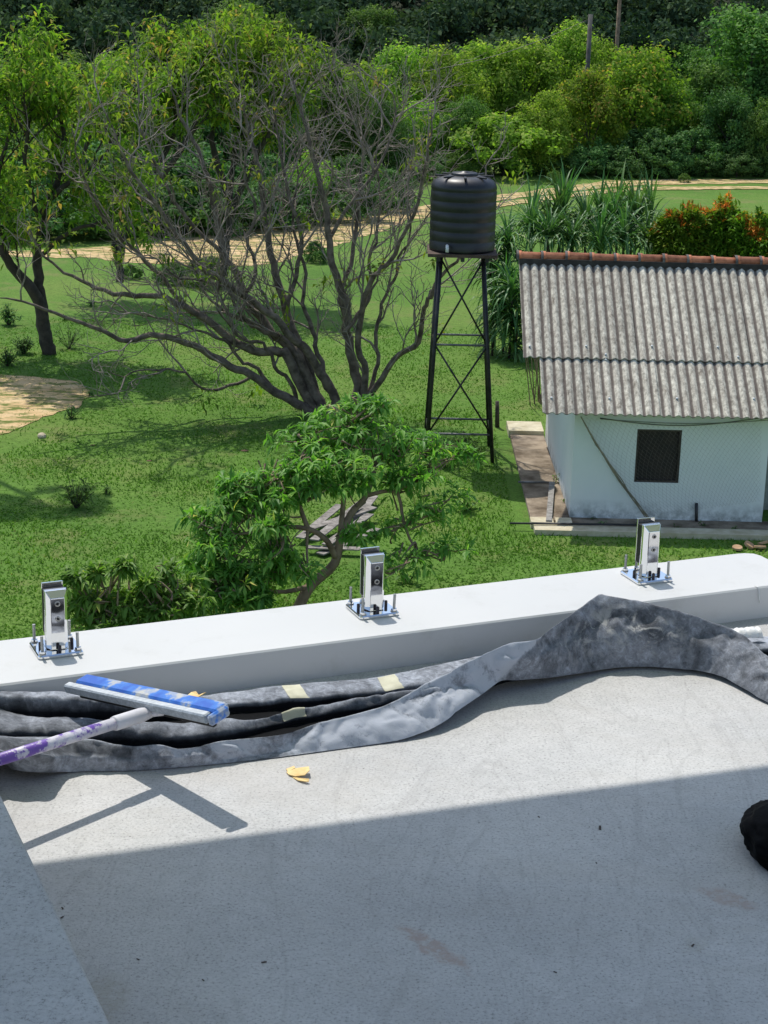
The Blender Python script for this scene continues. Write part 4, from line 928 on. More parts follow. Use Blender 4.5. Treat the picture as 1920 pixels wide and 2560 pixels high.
for k_, (px, py) in enumerate([(1375, 470), (1410, 440), (1500, 450), (1580, 470), (1625, 460), (1545, 440)]):   # tall upright spears
    strap(px, py+90, 45+.2*k_, 1.5, 18, 90+k_, ['first', 'second', 'third', 'fifth', 'last', 'fourth'][k_]+' tuft of upright spear leaves from the left, above the ridge tiles', up=1.15, wd=.075)
def cluster_shrub(px, py, Yc, rx, rz, n, label, seed):
    c = PY(px, py, Yc); t = empty('orange_tipped_shrub', (c[0], c[1], 0), label, 'shrub', 'orange-tipped shrubs behind the house'); r = np.random.default_rng(seed); u = unit(r.normal(size=(n, 3))); P = u*np.array([rx, rx*.8, rz])*(.65+.4*r.random(n))[:, None]*(1+.30*vnoise(u*3.2, seed, 3))[:, None]+np.array([0, 0, c[2]])
    m = 9; PP = np.repeat(P, m, 0)+r.normal(size=(n*m, 3))*.035; D = unit(np.repeat(unit(u+np.array([0, 0, .9])), m, 0)+r.normal(size=(n*m, 3))*.6)
    hot = np.clip(.22*r.normal(size=n)+.38+.42*(u[:, 2] > .35)*(vnoise(u*2.5, seed+1, 2) > -.1), 0, 1); R = np.clip(np.repeat(hot, m)+.06*r.normal(size=n*m), 0, 1)
    V, F, ci = long_leaves(PP, D, np.full(len(PP), .17), np.full(len(PP), .07), r)
    l = mesh_obj('leaves', V, F, M_croton, t, attr={'rnd': ('FACE', R[ci])}); l['kind'] = 'stuff'
    MB().tube([(0, 0, -.1), (0, 0, c[2])], .06, 6).build('stem', M_barkd, t)
cluster_shrub(1705, 605, 43.6, .72, .78, 1500, 'large yellow green shrub with orange tips right of the strap-leaved plants', 1)
cluster_shrub(1790, 605, 43.9, .85, .80, 1900, 'big orange-tipped shrub right of centre above the ridge tiles', 2)
cluster_shrub(1895, 622, 43.4, .80, .72, 1600, 'low orange-tipped shrub cut by the right edge of the picture', 3)

# ------------------------------------------------------------------ poles and wire at the wood
def pole(px, top, Yc, rad, label, name='utility_pole', cat='pole', mat=None):
    x = PY(px, 100, Yc)[0]; zg = float(gz(x, Yc)); zt_ = PY(px, top, Yc)[2]; t = empty(name, (x, Yc, zg), label, cat)
    MB().tube([(0, 0, -.3), (0, 0, zt_-zg)], [rad*1.2, rad], 10).build('shaft', mat, t)
    return t, np.array([x, Yc, zt_])
M_pole = simple('dark_weathered_pole', (.06, .05, .045), (.13, .12, .105), 3, .9, world=True)
t, pt = pole(1473, 36, 90.5, .11, 'dark wooden pole standing up out of the lime green trees', mat=M_pole)
MB().box((0, 0, pt[2]-float(gz(pt[0], pt[1]))-.06), (.26, .08, .08)).build('cap', M_pole, t)
m = MB(); b = PY(1050, 170, 90.)
P = [pt*(1-s_)+b*s_-np.array([0, 0, .35*math.sin(math.pi*s_)+.2]) for s_ in np.linspace(0, 1, 16)]; lone('wire', m.tube(P, .012, 4), M_steel, 'thin dark wire running left from the wooden pole over the trees', 'wire')
t, pb = pole(1543, -40, 97.0, .10, 'pale bare palm trunk rising in front of the dark hill, right of the pole', 'palm_tree', 'tree', M_barkl)
m = MB(); r = np.random.default_rng(4); V = []; F = []; hz_ = pb[2]-float(gz(pb[0], pb[1]))
for i in range(16):
    a = r.random()*6.28; d = np.array([math.cos(a), math.sin(a), .5]); d = unit(d); p = np.array([0, 0, hz_]); side = unit(np.cross(d, [0, 0, 1]))
    for j in range(9):
        for sg in (-1, 1):
            b_i = len(V); tipv = p+side*sg*.35+d*.12-np.array([0, 0, .12]); V += [p, p+d*.06, tipv]; F.append((b_i, b_i+1, b_i+2))
        p = p+d*.2; d = unit(d-np.array([0, 0, .16]))
mesh_obj('fronds', V, F, M_darkl, t, attr={'rnd': ('FACE', r.random(len(F)))})

# ------------------------------------------------------------------ roof deck, parapet, side wall, canopy
AX = [WV, NV, np.array([0, 0, 1.])]
def wbox(m, s0, s1, n0, n1, z0, z1, bev=0.): return m.box(WN((s0+s1)/2, (n0+n1)/2, (z0+z1)/2), (s1-s0, n1-n0, z1-z0), ax=AX, bev=bev)
o = wbox(MB(), -3.2, 3.2, -5.2, -.1605, DECK-.3, DECK).build('deck_floor', M_deck); tag(o, kind='structure')
o = wbox(MB(), -3.2, 1.12, -5.2, .08, -.5, DECK-.303).build('building_below', M_parapet); tag(o, 'white painted building under the roof deck', 'building')
m = MB(); prism_pts = [(-3.2, -.160), (1.16, -.160), (1.16, .060), (1.152, .082), (1.13, .094), (1.10, .097), (-3.2, .108)]
n = len(prism_pts); V = [WN(a, b, DECK-.3) for a, b in prism_pts]+[WN(a, b, TOPZ-.004) for a, b in prism_pts]
ins = [(a+(.004 if a < -3 else -.004), b*1.0+(.004 if b < -.1 else -.004)) for a, b in prism_pts]; V += [WN(a, b, TOPZ) for a, b in ins]
F = [tuple(range(n))[::-1], tuple(range(2*n, 3*n))]+[(i+k_*n, (i+1) % n+k_*n, (i+1) % n+(k_+1)*n, i+(k_+1)*n) for i in range(n) for k_ in (0, 1)]
o = mesh_obj('parapet', V, F, M_parapet); tag(o, 'low white painted parapet running across the picture with three spigots on it', 'wall')
KH = .25; ks = sn(CP)[0]+(-1.0-sn(CP)[0])*(1-KH/(CAMH-DECK))
o = wbox(MB(), -3.0, ks, -4.9, -.17, DECK+.001, DECK+KH, .004).build('side_ledge', M_deck); tag(o, 'raised concrete ledge along the lower left side of the deck', 'ledge')
o = wbox(MB(), -3.2, 3.2, -5.4, -5.205, DECK+.001, DECK+2.5).build('rear_wall', M_ceiling); tag(o, 'white wall of the building behind the viewer', 'wall')
hc = 2.5; shf = hc/math.tan(SUN_EL); dazz = -_az*1.0
def edge(px, py):
    p = PZ(px, py, DECK) - np.array(sd)*(hc/abs(sd[2])); return p
eA = edge(60, 2160); eB = edge(1920, 1912); dE = unit(eB-eA); eA = eA-dE*2.4; eB = eB+dE*2.2
bA = WN(sn(eA)[0], -1.9, 0); bB = WN(sn(eB)[0], -1.9, 0)  # canopy back pulled forward so more light reaches the shaded floor
o = prism('canopy', [bA, bB, eB, eA], DECK+hc+.003, DECK+hc+.15, M_ceiling, kind=None); tag(o, 'white concrete canopy out of view that shades the deck, cut short to let light in', 'canopy')

# ------------------------------------------------------------------ glass spigots
k = NM('polished_steel'); k.b.inputs['Base Color'].default_value = (.80, .80, .80, 1); k.bump(k.noise(18, 2, .5), .03, .002); M_mirror = k.set(.05, 1)
M_bolt2 = simple('dull_zinc_stud', (.30, .29, .27), (.45, .44, .41), 60, .35, .9)
M_rub = simple('black_rubber_gasket', (.004, .004, .004), (.010, .010, .010), 10, .6)
M_blk = simple('black_screw', (.012, .010, .012), (.03, .02, .03), 10, .35)
def spigot(label, protoset=None):
    t = empty('glass_spigot', (0, 0, 0), label, 'spigot', 'steel glass spigots bolted on the parapet')
    def rr(w, d, rad, z, n=5):
        out = []
        for cx_, cy_, a0_ in ((w-rad, d-rad, 0), (-w+rad, d-rad, 90), (-w+rad, -d+rad, 180), (w-rad, -d+rad, 270)):
            for j in range(n): a = math.radians(a0_+90*j/(n-1)); out.append((cx_+rad*math.cos(a), cy_+rad*math.sin(a), z))
        return out
    def stack(layers):
        V = []; F = []; n = len(layers[0])
        for L in layers: V += L
        for i in range(len(layers)-1):
            for j in range(n): F.append((i*n+j, i*n+(j+1) % n, (i+1)*n+(j+1) % n, (i+1)*n+j))
        F.append(tuple(range(n))[::-1]); F.append(tuple((len(layers)-1)*n+j for j in range(n))); return V, F
    m = MB(); m.add(*stack([rr(.050, .050, .007, .0), rr(.051, .051, .008, .002), rr(.051, .051, .008, .006), rr(.049, .049, .007, .009)])); m.build('base_plate', M_mirror, t)
    # front jaw: tapered block, bevelled face, slimmer neck
    m = MB(); x1 = .0245; fb = -.004; fm_ = -.013; ff = -.026
    def ring(y, x, z0, z1): return [(-x, y, z0), (x, y, z0), (x, y, z1), (-x, y, z1)]
    V = ring(fb, x1, .012, .146)+ring(fm_, x1, .012, .146)+ring(ff, .0155, .010, .131)
    F = [(0, 3, 2, 1)[::-1]]+[(i, (i+1) % 4, (i+1) % 4+4, i+4) for i in range(4)]+[(i+4, (i+1) % 4+4, (i+1) % 4+8, i+8) for i in range(4)]+[(8, 9, 10, 11)]
    m.add(V, F)
    # neck / lower block joining both jaws
    V = ring(-.0042, x1*.98, .009, .042)+ring(.0232, x1*.98, .009, .042); V = [(a, b, c) for a, b, c in V]
    m.add(V, [(3, 2, 1, 0)]+[(i, (i+1) % 4, (i+1) % 4+4, i+4) for i in range(4)]+[(4, 5, 6, 7)])
    o = m.build('front_jaw', M_mirror, t); bv = o.modifiers.new('bevel', 'BEVEL'); bv.width = .0012; bv.segments = 2; bv.limit_method = 'ANGLE'
    m = MB(); m.box((0, .0210, .0985), (.049, .0055, .113), bev=.001); m.build('back_jaw', M_mirror, t)
    m = MB(); m.box((0, .0071, .0930), (.0500, .0216, .101), bev=.001); m.build('gasket', M_rub, t)
    for z_ in (.118, .083):
        m = MB(); m.add(*[v for v in lathe([(.0062, 0), (.0062, .0012), (.0050, .0018), (.0038, .0016), (.0034, -.003), (.0001, -.003)], 16)], smooth=False)
        m.V = [(a, -.026-c_, z_+b) for a, b, c_ in m.V]; sc_ = m.build('socket_screw', M_bolt2, t)
        m = MB(); m.add(*lathe([(.0032, 0), (.0001, .0003)], 6)); m.V = [(a, -.0268-c_, z_+b) for a, b, c_ in m.V]; m.build('hex_hole', M_rub, sc_)
    rnd = random.Random(len(label))
    for sx, sy in ((-1, -1), (1, -1), (1, 1), (-1, 1)):
        m = MB(); tx, ty = rnd.uniform(-.0015, .0015), rnd.uniform(-.0015, .0015)
        P = [(sx*.040+tx*u, sy*.040+ty*u, .009+.043*u) for u in np.linspace(0, 1, 26)]; m.tube(P, [.0037 if i % 2 else .0031 for i in range(26)], 10, smooth=False); st = m.build('stud', M_bolt2, t)
        m = MB(); m.add(*lathe([(.0001, .009), (.0085, .009), (.0085, .0105), (.0001, .0106)], 18)); m.V = [(a+sx*.040, b+sy*.040, c_) for a, b, c_ in m.V]; m.build('washer', M_bolt2, st)
        m = MB(); m.add(*lathe([(.0001, .0107), (.0066, .0107), (.0070, .0115), (.0070, .0160), (.0064, .0168), (.0001, .0168)], 6)); m.V = [(a+sx*.040, b+sy*.040, c_) for a, b, c_ in m.V]; m.build('nut', M_mirror, st)
    for (gx, gy) in ((0, -.035), (-.036, 0), (.036, 0), (0, .037)):
        m = MB(); m.add(*lathe([(.0036, .009), (.0040, .0095), (.0040, .0215), (.0032, .0225), (.0028, .0215), (.0001, .019)], 10)); m.V = [(a+gx, b+gy, c_) for a, b, c_ in m.V]; m.build('grub_screw', M_blk, t)
    return t
SPL = ['left steel spigot, mirror polished, nearest the blue wiper on the white parapet', 'middle steel spigot on the parapet in front of the long-leaved tree', 'right steel spigot on the parapet in front of the white house wall']
for i_, (s_, n_, rz_) in enumerate([(-.770, .0, .01), (0, 0, 0), (.7655, 0, -.025)]):
    t = spigot(SPL[i_]); t.location = WN(s_, n_, TOPZ+.0005); t.rotation_euler = (0, 0, ROTZ+rz_)

# ------------------------------------------------------------------ dusty tarpaulin folded along the parapet
k = NM('dusty_tarpaulin'); g = k.geo(); at = k.n('ShaderNodeAttribute'); at.attribute_name = 'dust_shade'
nz = k.ramp(k.noise(62, 8, .8, vec=g, dist=.6), [(.30, .25), (.44, .7), (.54, .9), (.66, 1.35)])
nz2 = k.ramp(k.noise(9, 7, .75, vec=g), [(.38, .55), (.55, 1.0)])
du = k.mix(1, k.mix(1, nz, nz2, 'MULTIPLY'), at.outputs['Color'], 'MULTIPLY')  # real dust and painted-in fold shade share this one tone
c = k.mix(du, (.005, .0055, .0065), (.37, .395, .445)); k.col(c)
br = k.ramp(k.noise(16, 6, .7, vec=g, dist=2), [(.50, 0.), (.60, 1.)]); at2 = k.n('ShaderNodeAttribute'); at2.attribute_name = 'smear'
c2 = k.mix(k.mix(1, br, at2.outputs['Color'], 'MULTIPLY'), c, (.36, .36, .35)); k.col(c2)
rg = k.n('ShaderNodeTexNoise', noise_type='RIDGED_MULTIFRACTAL'); rg.inputs['Scale'].default_value = 17; rg.inputs['Detail'].default_value = 4; rg.inputs['Distortion'].default_value = .8; k.l(g, rg.inputs['Vector'])
k.bump(k.mix(.5, k.noise(40, 5, .6, vec=g, dist=1.0), rg.outputs['Fac']), .55, .006); M_tarp = k.set(.85, 0, .08)
M_tape = simple('khaki_tape', (.42, .40, .28), (.56, .54, .40), 20, .6, bump=.2, dist=.002)
def cv(pts):                     # (px, py, height) control points -> function of px
    P = np.array(pts, float)
    def f(x):
        i = np.clip(np.searchsorted(P[:, 0], x)-1, 0, len(P)-2); t = (x-P[i, 0])/(P[i+1, 0]-P[i, 0]); t = np.clip(t, 0, 1)
        def d(j): j0 = max(j-1, 0); j1 = min(j+1, len(P)-1); return (P[j1, 1:]-P[j0, 1:])/(P[j1, 0]-P[j0, 0])
        h = P[i+1, 0]-P[i, 0]; a, b = P[i, 1:], P[i+1, 1:]; 
        return (2*t**3-3*t**2+1)*a+(t**3-2*t**2+t)*h*d(i)+(-2*t**3+3*t**2)*b+(t**3-t**2)*h*d(i+1)
    return f
C0 = cv([(-150, 1722, .075), (0, 1727, .072), (180, 1733, .065), (330, 1742, .05), (440, 1744, .035), (515, 1738, .03), (700, 1716, .03), (860, 1701, .03), (960, 1690, .03), (1230, 1634, .03), (1340, 1622, .03), (1500, 1612, .03), (1700, 1600, .03), (2050, 1585, .03)])
C1 = cv([(-150, 1738, .075), (0, 1741, .072), (180, 1748, .066), (330, 1753, .055), (440, 1758, .04), (560, 1757, .032), (700, 1746, .032), (860, 1731, .032), (960, 1723, .032), (1041, 1711, .032), (1230, 1680, .03), (1340, 1665, .03), (1500, 1650, .03), (1700, 1630, .03), (2050, 1610, .03)])
C3 = cv([(-150, 1760, .05), (0, 1768, .05), (70, 1785, .045), (250, 1795, .045), (340, 1800, .045), (450, 1806, .04), (560, 1795, .038), (620, 1800, .035), (720, 1777, .038), (860, 1752, .034), (960, 1738, .034), (1100, 1712, .03), (1240, 1680, .03), (1340, 1655, .03), (1700, 1622, .03), (2050, 1600, .03)])
C4 = cv([(-150, 1800, .045), (0, 1822, .045), (120, 1826, .04), (300, 1828, .04), (440, 1834, .036), (540, 1828, .034), (600, 1818, .03), (720, 1790, .030), (860, 1765, .03), (960, 1748, .03), (1100, 1725, .028), (1240, 1688, .02), (1340, 1662, .02), (1700, 1630, .02), (2050, 1615, .02)])
C6 = cv([(-150, 1800, .12), (-60, 1822, .09), (0, 1838, .06), (140, 1841, .058), (230, 1850, .055), (330, 1866, .05), (400, 1862, .052), (450, 1872, .045), (560, 1852, .045), (700, 1836, .042), (800, 1806, .045), (860, 1792, .05), (960, 1762, .06), (1080, 1702, .085), (1190, 1645, .105), (1260, 1612, .118), (1340, 1597, .125), (1390, 1563, .137), (1440, 1529, .147), (1480, 1500, .158), (1500, 1487, .163), (1515, 1490, .162), (1560, 1497, .158), (1600, 1504, .153), (1740, 1541, .125), (1860, 1588, .09), (1920, 1638, .07), (2050, 1700, .06)])
C7 = cv([(-150, 1880, .08), (0, 1878, .085), (60, 1880, .085), (120, 1884, .08), (170, 1890, .04), (330, 1900, .026), (450, 1895, .028), (560, 1880, .026), (700, 1862, .024), (860, 1830, .026), (960, 1810, .034), (1080, 1755, .055), (1190, 1695, .065), (1260, 1662, .075), (1340, 1645, .085), (1440, 1600, .09), (1500, 1575, .095), (1600, 1580, .095), (1740, 1602, .075), (1860, 1650, .055), (1920, 1700, .04), (2050, 1740, .03)])
C8 = cv([(-150, 1915, .0), (-20, 1900, .03), (40, 1925, .03), (100, 1930, .025), (180, 1929, .004), (330, 1927, .002), (560, 1909, .002), (700, 1893, .002), (860, 1871, .002), (960, 1857, .003), (1020, 1845, .006), (1100, 1811, .018), (1160, 1768, .028), (1200, 1737, .032), (1245, 1704, .036), (1300, 1701, .032), (1400, 1691, .020), (1560, 1668, .010), (1700, 1672, .010), (1800, 1690, .012), (1920, 1756, .006), (2050, 1800, .003)])
XS = np.arange(-150, 2051, 9.); rows = []; dust_shade = []; smear = []
r = np.random.default_rng(12)
def floorpt(f, fwd, h):
    return lambda x: None
NWF = -.163
for x in XS:
    P = []
    def pt(c, dz=0, dn=0):
        y, h = c(x); p = PZ(x, y, DECK+max(h, .002)) + NV*dn; p[2] = DECK+max(h+dz, .002)
        s_, n_ = sn(p)
        if n_ > NWF-.002 and p[2] < TOPZ+.004: p = p-NV*(n_-(NWF-.002))
        return p
    a0, a1, a3, a4, a6, a7, a8 = [pt(c) for c in (C0, C1, C3, C4, C6, C7, C8)]
    g1 = a1.copy()-NV*.004; g1[2] = DECK+.009; g1b = (a1*.4+a3*.6); g1b[2] = DECK+.009
    g2 = a4.copy()-NV*.004; g2[2] = DECK+.009; back6 = a6+NV*.006; back6[2] = max(DECK+.004, a6[2]-.03); g2b = (g2*.4+back6*.6); g2b[2] = DECK+.009; 
    b6 = a6+NV*.012; b6[2] = DECK+.009+.3*(a6[2]-DECK)
    seq = [(a0-np.array([0, 0, .02]), .5), (a0, .9), (a0*.5+a1*.5+[0, 0, .002], .95), (a1, .8), (a1*.5+g1*.5-NV*.003, .05), (g1, 0), (g1b, 0), (a3+NV*.003-[0, 0, .012], .1), (a3, .7), (a3*.6+a4*.4+[0, 0, .006], .75), (a4, .45), (a4*.5+g2*.5-NV*.004, .08), (g2, 0), (g2b, 0), (b6, .02), (a6+NV*.004-[0, 0, .010], .3), (a6, 1.0), (a6*.75+a7*.25, .9), (a6*.5+a7*.5, .85), (a6*.25+a7*.75, .8), (a7, .8), (a7*.66+a8*.34, .85), (a7*.33+a8*.67, .85), (a8, .75)]  # near-zero tones paint the shade in the gaps, ridges carry dust
    rows.append([q[0] for q in seq]); dd = [q[1] for q in seq]
    for r_ in range(15, 24):
        xb = 1345-100*(r_-16)/7.
        fb = min(1, max(0, (xb+14-x)/28)); dd[r_] = dd[r_]*(.78+1.4*fb*fb*(3-2*fb)) if x > 1000 else dd[r_]  # strip left of the crossing: brightness painted in together with the dust
        if 1130 < x < xb+14: rows[-1][r_] = rows[-1][r_]-NV*.009*fb*min(1, (x-1130)/100)+np.array([0, 0, .003])*fb
    if x < 330: dd[17:20] = [v*.35 for v in dd[17:20]]
    if 430 < x <= 1000: dd[17:] = [v*(1.45+.65*(x-430)/570) for v in dd[17:]]
    dust_shade.append(dd)
    sm = max(0, 1-((x-1560)/190)**2); smear.append([0]*17+[sm*.2, sm*.7, sm, sm, sm*.6, sm*.2, 0])
Gd = np.array(rows); nX, nR = Gd.shape[:2]
# refine the sheet, then crumple it: |noise| leaves sharp creases between flatter facets
def refine(A, f, ax):
    n = A.shape[ax]; t = np.linspace(0, n-1, (n-1)*f+1); i = np.minimum(t.astype(int), n-2); w_ = t-i
    a_ = np.take(A, i, ax); b_ = np.take(A, i+1, ax); sh = [1]*A.ndim; sh[ax] = -1; w_ = w_.reshape(sh)
    return a_*(1-w_)+b_*w_
def cat(A, f, ax):                                   # smooth (Catmull-Rom) refinement
    A = np.moveaxis(A, ax, 0); n = len(A); t = np.linspace(0, n-1, (n-1)*f+1); i = np.minimum(t.astype(int), n-2); u = (t-i).reshape(-1, *[1]*(A.ndim-1))
    p0 = A[np.maximum(i-1, 0)]; p1 = A[i]; p2 = A[i+1]; p3 = A[np.minimum(i+2, n-1)]
    return np.moveaxis(.5*((2*p1)+(-p0+p2)*u+(2*p0-5*p1+4*p2-p3)*u*u+(-p0+3*p1-3*p2+p3)*u**3), 0, ax)
Gf = cat(refine(Gd, 2, 0), 3, 1); dust_shade = refine(refine(np.array(dust_shade), 2, 0), 3, 1); smear = refine(refine(np.array(smear), 2, 0), 3, 1)
ampl = np.array([0, .2, .5, .4, .3, .2, .2, .3, .8, 1, .8, .4, .2, .2, .3, .5, .35, 1, 1.3, 1.4, 1.3, 1.1, .8, .15]); amp = refine(ampl, 3, 0)
nX, nR = Gf.shape[:2]; flat = Gf.reshape(-1, 3)
local = np.stack([flat@WV, flat@NV, flat[:, 2]], 1)
big = np.abs(vnoise(local*np.array([11, 17, 14]), 31, 2)); med = np.abs(vnoise(local*np.array([26, 40, 34])+big[:, None]*2, 32, 2)); sml = np.abs(vnoise(local*np.array([60, 80, 70])+med[:, None]*2, 33, 2))
disp = ((big-.35)*.019+(med-.35)*.0125+(sml-.35)*.0042)*np.tile(amp, nX)
nr = unit(np.array([0, 0, 1.])-.55*NV); flat = flat+disp[:, None]*nr
flat[:, 2] = np.maximum(flat[:, 2], DECK+np.where(np.tile(np.arange(nR), nX) > nR-4, .0025, .0075))
lim = (flat-OR)@NV; over = np.where((lim > NWF-.002) & (flat[:, 2] < TOPZ+.004), lim-(NWF-.002), 0); flat = flat-over[:, None]*NV
du_ = dust_shade.ravel()*(1-.45*np.exp(-(big/.10)**2))*(1+.35*np.exp(-(med/.07)**2))
ii, jj = np.meshgrid(np.arange(nX-1), np.arange(nR-1), indexing='ij'); q = (ii*nR+jj).reshape(-1)
tp = empty('tarpaulin', (OR[0], OR[1], DECK), 'long dusty grey tarpaulin bunched in folds along the foot of the parapet', 'tarpaulin')
mesh_obj('cloth', flat, np.stack([q, q+1, q+nR+1, q+nR], -1), M_tarp, tp, smooth=True, attr={'dust_shade': ('POINT', du_), 'smear': ('POINT', smear.ravel())})
GG = flat.reshape(nX, nR, 3)
for (r0_, r1_, xt0_, xt1_, xb0_, xb1_) in ((4, 10, 703, 748, 725, 774), (4, 10, 943, 985, 962, 1010), (24, 32, 703, 760, 709, 765)):
    V = []; nc = 9; nrw = r1_-r0_+1
    for a_ in range(nrw):
        f_ = a_/(nrw-1)
        for b_ in range(nc):
            xx = (xt0_*(1-f_)+xb0_*f_)*(1-b_/(nc-1))+(xt1_*(1-f_)+xb1_*f_)*b_/(nc-1); ix = (xx+150)/4.5; i0 = int(ix); fr_ = ix-i0
            V.append(GG[i0, r0_+a_]*(1-fr_)+GG[i0+1, r0_+a_]*fr_+nr*.0014)
    F = [(a_*nc+b_, a_*nc+b_+1, (a_+1)*nc+b_+1, (a_+1)*nc+b_) for a_ in range(nrw-1) for b_ in range(nc-1)]
    mesh_obj('tape', V, F, M_tape, tp, smooth=True)
reloc(tp)

# ------------------------------------------------------------------ blue floor wiper
k = NM('worn_blue_plastic'); c = k.ramp(k.noise(17, 4, .6), [(.38, (.018, .10, .46)), (.50, (.04, .18, .58)), (.55, (.28, .34, .47)), (.62, (.48, .47, .43))]); k.col(c); k.bump(k.noise(60, 3), .15, .001); M_blue = k.set(.4)
k = NM('scratched_aluminium'); c = k.ramp(k.noise(40, 4, .7, scl=(1, 4, 4)), [(.35, (.33, .36, .38)), (.65, (.52, .55, .57))]); k.col(c); k.bump(k.noise(90, 3), .3, .001); M_alu = k.set(.5, .35)
k = NM('flaking_painted_pole'); c = k.ramp(k.noise(38, 5, .7), [(.44, (.58, .56, .60)), (.53, (.42, .38, .50)), (.56, (.16, .07, .36))])
sx_ = k.n('ShaderNodeSeparateXYZ'); k.l(k.coord(), sx_.inputs[0]); f = k.ramp(sx_.outputs['X'], [(0.0, 1.), (.5, 0.)]); M_pol = None
mm = k.n('ShaderNodeMath', operation='ADD'); nn_ = k.noise(38, 5, .7); mr = k.n('ShaderNodeMapRange'); mr.inputs[1].default_value = 0; mr.inputs[2].default_value = .45; mr.inputs[3].default_value = -.10; mr.inputs[4].default_value = .22; k.l(sx_.outputs['X'], mr.inputs[0]); k.l(nn_, mm.inputs[0]); k.l(mr.outputs[0], mm.inputs[1])
c = k.ramp(mm.outputs[0], [(.50, (.60, .58, .62)), (.58, (.44, .40, .52)), (.62, (.15, .07, .36))]); k.col(c); k.bump(nn_, .2, .001); M_pol = k.set(.45)
Lh = PZ(183, 1716, DECK+.100); Rh = PZ(540, 1793, DECK+.185)
wp = empty('floor_wiper', PZ(375, 1765, DECK+.14), 'blue floor wiper with a metal strip, its head propped on the folded tarpaulin', 'wiper')
hx = unit(Rh-Lh); LH = np.linalg.norm(Rh-Lh); pj = PZ(372, 1782, DECK+.135); pl = PZ(-2, 1899, DECK+.150); pd = unit(pl-pj)
fw = unit(pd-hx*(pd@hx)); hu = np.cross(hx, -fw); 
if hu[2] < 0: hu = -hu
# local frame: x along head, y away from handle, z up ; tilt the top face towards the viewer
tl_ = math.radians(14); yv = -fw*math.cos(tl_)+hu*math.sin(tl_); zv = hu*math.cos(tl_)+fw*math.sin(tl_)
hc_ = (Lh+Rh)/2
def HB(c, d, bev): return MB().box(hc_+hx*c[0]+yv*c[1]+zv*c[2], d, ax=[hx, yv, zv], bev=bev)
HB((0.01, .016, .008), (LH-.01, .036, .017), .004).build('blue_body', M_blue, wp)
HB((LH/2+.004, .004, .002), (.012, .050, .022), .004).build('end_cap', M_blue, wp)
HB((-.006, -.011, .003), (LH-.004, .019, .020), .003).build('metal_strip', M_alu, wp)
HB((-.0, .003, -.016), (LH-.03, .010, .018), .002).build('rubber_blade', M_rub, wp)
m = MB(); P0 = pj+unit(-pd)*.012; m.tube([P0, pj+pd*.02, pj+pd*.085, pj+pd*.09], [.010, .0150, .0150, .0140], 16); m.tube([P0-pd*.012+hx*.03, P0+pd*.012], [.007, .010], 8); m.tube([P0-pd*.012-hx*.03, P0+pd*.012], [.007, .010], 8)
m.build('socket', simple('pale_lilac_plastic', (.50, .49, .52), (.62, .61, .64), 12, .5), wp)
reloc(wp)
Lp = np.linalg.norm(pl-pj)+.12; m = MB(); m.tube([(.085, 0, 0), (Lp*.5, 0, 0), (Lp, 0, 0)],   .0118, 20); po = m.build('handle', M_pol, wp)
zq = unit(np.cross(pd, [0, 1, 0])); yq = np.cross(zq, pd); MM = Matrix([(pd[i], yq[i], zq[i], (pj-np.array(wp.location))[i]) for i in range(3)]+[(0, 0, 0, 1)]); po.matrix_basis = MM

# ------------------------------------------------------------------ small things on the deck
M_chip = simple('yellow_wood_chip', (.62, .40, .13), (.80, .60, .28), 30, .7, bump=.2, dist=.002)
def chip(poly, label, hh=.006, nm='wood_chip', seed=1):
    r = np.random.default_rng(seed); P = [PZ(x, y, DECK+hh+.004*r.random()) for x, y in poly]; n = len(P); c = np.mean(P, 0); V = [v+np.array([0, 0, .012*((v-c)@np.array([1, .4, 0]))/.05]) for v in P]; V = V+[v-np.array([0, 0, .0018]) for v in V]
    F = [tuple(range(n)), tuple(range(n, 2*n))[::-1]]+[(i, i+n, (i+1) % n+n, (i+1) % n) for i in range(n)]
    o = mesh_obj(nm, V, F, M_chip); tag(o, label, 'wood chip', 'yellow wood chips on the deck')
chip([(716, 1924), (740, 1920), (772, 1923), (774, 1931), (762, 1939), (738, 1937), (722, 1930)], 'broad yellow wood chip on the sunlit deck, upper of two')
chip([(728, 1937), (745, 1943), (773, 1950), (772, 1956), (764, 1954), (745, 1948)], 'narrow yellow wood chip on the sunlit deck, lower of two', .003, seed=2)
chip([(715, 1920), (735, 1917), (738, 1921), (720, 1926)], 'tiny yellow splinter above the two deck chips', .004, seed=3)
chip([(455, 1742), (478, 1730), (490, 1730), (497, 1740), (515, 1737), (490, 1746), (470, 1750)], 'yellow chip lying on the tarpaulin behind the wiper head', .05, seed=4)
# white roll and cord
M_white = simple('white_crinkled_film', (.62, .62, .60), (.78, .78, .76), 20, .4, bump=.6, dist=.006)
a = PZ(1826, 1594, DECK+.030); b = PZ(1900, 1588, DECK+.030); pr_ = []; rr2 = []
for i in range(18): pr_.append(a*(1-i/17)+b*(i/17)); rr2.append(.0215+.0016*math.sin(i*2.1)+.001*math.sin(i*5.3)-(.006 if i == 17 else 0))
m = MB(); m.tube(pr_, rr2, 22); o = m.build('white_roll', M_white); tag(o, 'white crinkled film roll beside the parapet at the right edge', 'roll')
m = MB(); c0_ = WN(*[v for v in sn(PZ(1897, 1469, TOPZ))], TOPZ+.002); P = [PZ(1893, 1466, TOPZ)+np.array([0, 0, .0015]), ]
tpt = PZ(1896, 1468.5, TOPZ); s_, n_ = sn(tpt); P = [WN(s_-.004, -.150, TOPZ+.001), WN(s_, -.1615, TOPZ), WN(s_+.003, -.165, TOPZ-.03), WN(s_+.004, -.168, DECK+.045)]; m.tube(P, .0013, 6)
o = m.build('string', M_white); o.name = 'string'; tag(o, 'thin white string hanging down the parapet face to the white roll', 'string')
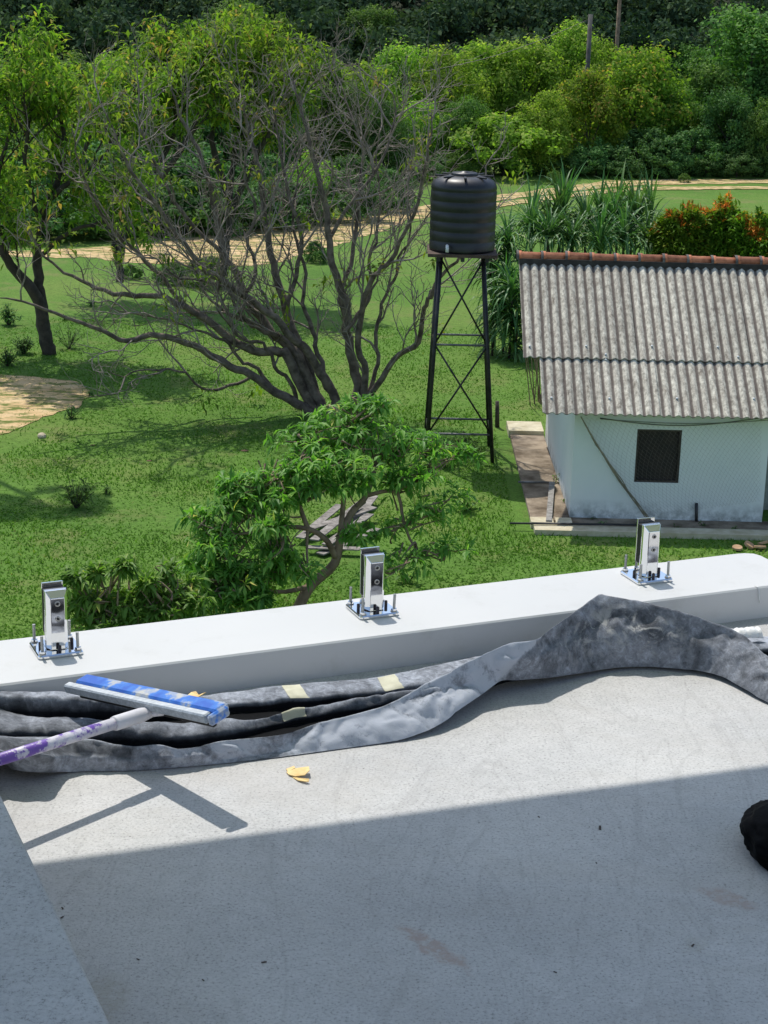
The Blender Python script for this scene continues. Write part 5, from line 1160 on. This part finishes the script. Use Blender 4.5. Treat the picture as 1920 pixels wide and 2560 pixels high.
# black crumpled bag
import bmesh
bm = bmesh.new(); bmesh.ops.create_icosphere(bm, subdivisions=5, radius=1)
for v in bm.verts:
    c = np.array(v.co); n1 = vnoise(c[None]*1.8, 3, 2)[0]; n2 = abs(vnoise(c[None]*5, 4, 3)[0]); n3 = abs(vnoise(c[None]*11, 5, 2)[0]); s_ = 1+.13*n1-.10*n2-.03*n3; c = c*s_*np.array([.095, .125, .055]); c[2] = max(c[2], -.030); v.co = Vector(c)
me = bpy.data.meshes.new('black_bag'); bm.to_mesh(me); bm.free(); me.polygons.foreach_set('use_smooth', np.ones(len(me.polygons), dtype=bool))
me.materials.append(simple('black_glossy_film', (.0015, .0015, .0017), (.003, .003, .0035), 8, .6, bump=.4, dist=.01, spec=.06))
o = bpy.data.objects.new('black_bag', me); COL.objects.link(o); o.location = PZ(1972, 2088, DECK+.032); tag(o, 'crumpled black plastic bag on the shaded deck at the right edge', 'bag')
# specks of debris
M_bit = simple('dark_debris', (.03, .025, .02), (.08, .06, .05), 10, .9)
bits = [(1500, 2069, .010, 'thin brown twig bit on the shaded deck near the middle right'), (1347, 2042, .0035, 'dark crumb on the shaded deck just below the shadow edge'), (1491, 2157, .0035, 'dark crumb on the shaded deck below the twig bit'), (660, 2405, .006, 'dark flake low on the deck left of the brown scuff'), (156, 2270, .005, 'dark flake on the deck by the side wall, upper'), (155, 2293, .005, 'dark flake on the deck by the side wall, lower'), (508, 2450, .004, 'dark crumb low on the deck, lower of the left ones'), (345, 2398, .004, 'dark crumb on the deck at lower left'), (1388, 2430, .004, 'dark crumb low on the deck right of the brown scuff'), (1732, 2363, .006, 'dark grit at lower right of the deck')]
for (px, py, s_, lb) in bits:
    r = np.random.default_rng(px); m = MB(); m.box(PZ(px, py, DECK+.0015), (s_*1.5, s_*.45, .0014), ax=[(math.cos(px), math.sin(px), 0), (-math.sin(px), math.cos(px), 0), (0, 0, 1)], bev=.0003); o = m.build('debris_bit', M_bit); tag(o, lb, 'debris', 'dark bits of debris on the deck')
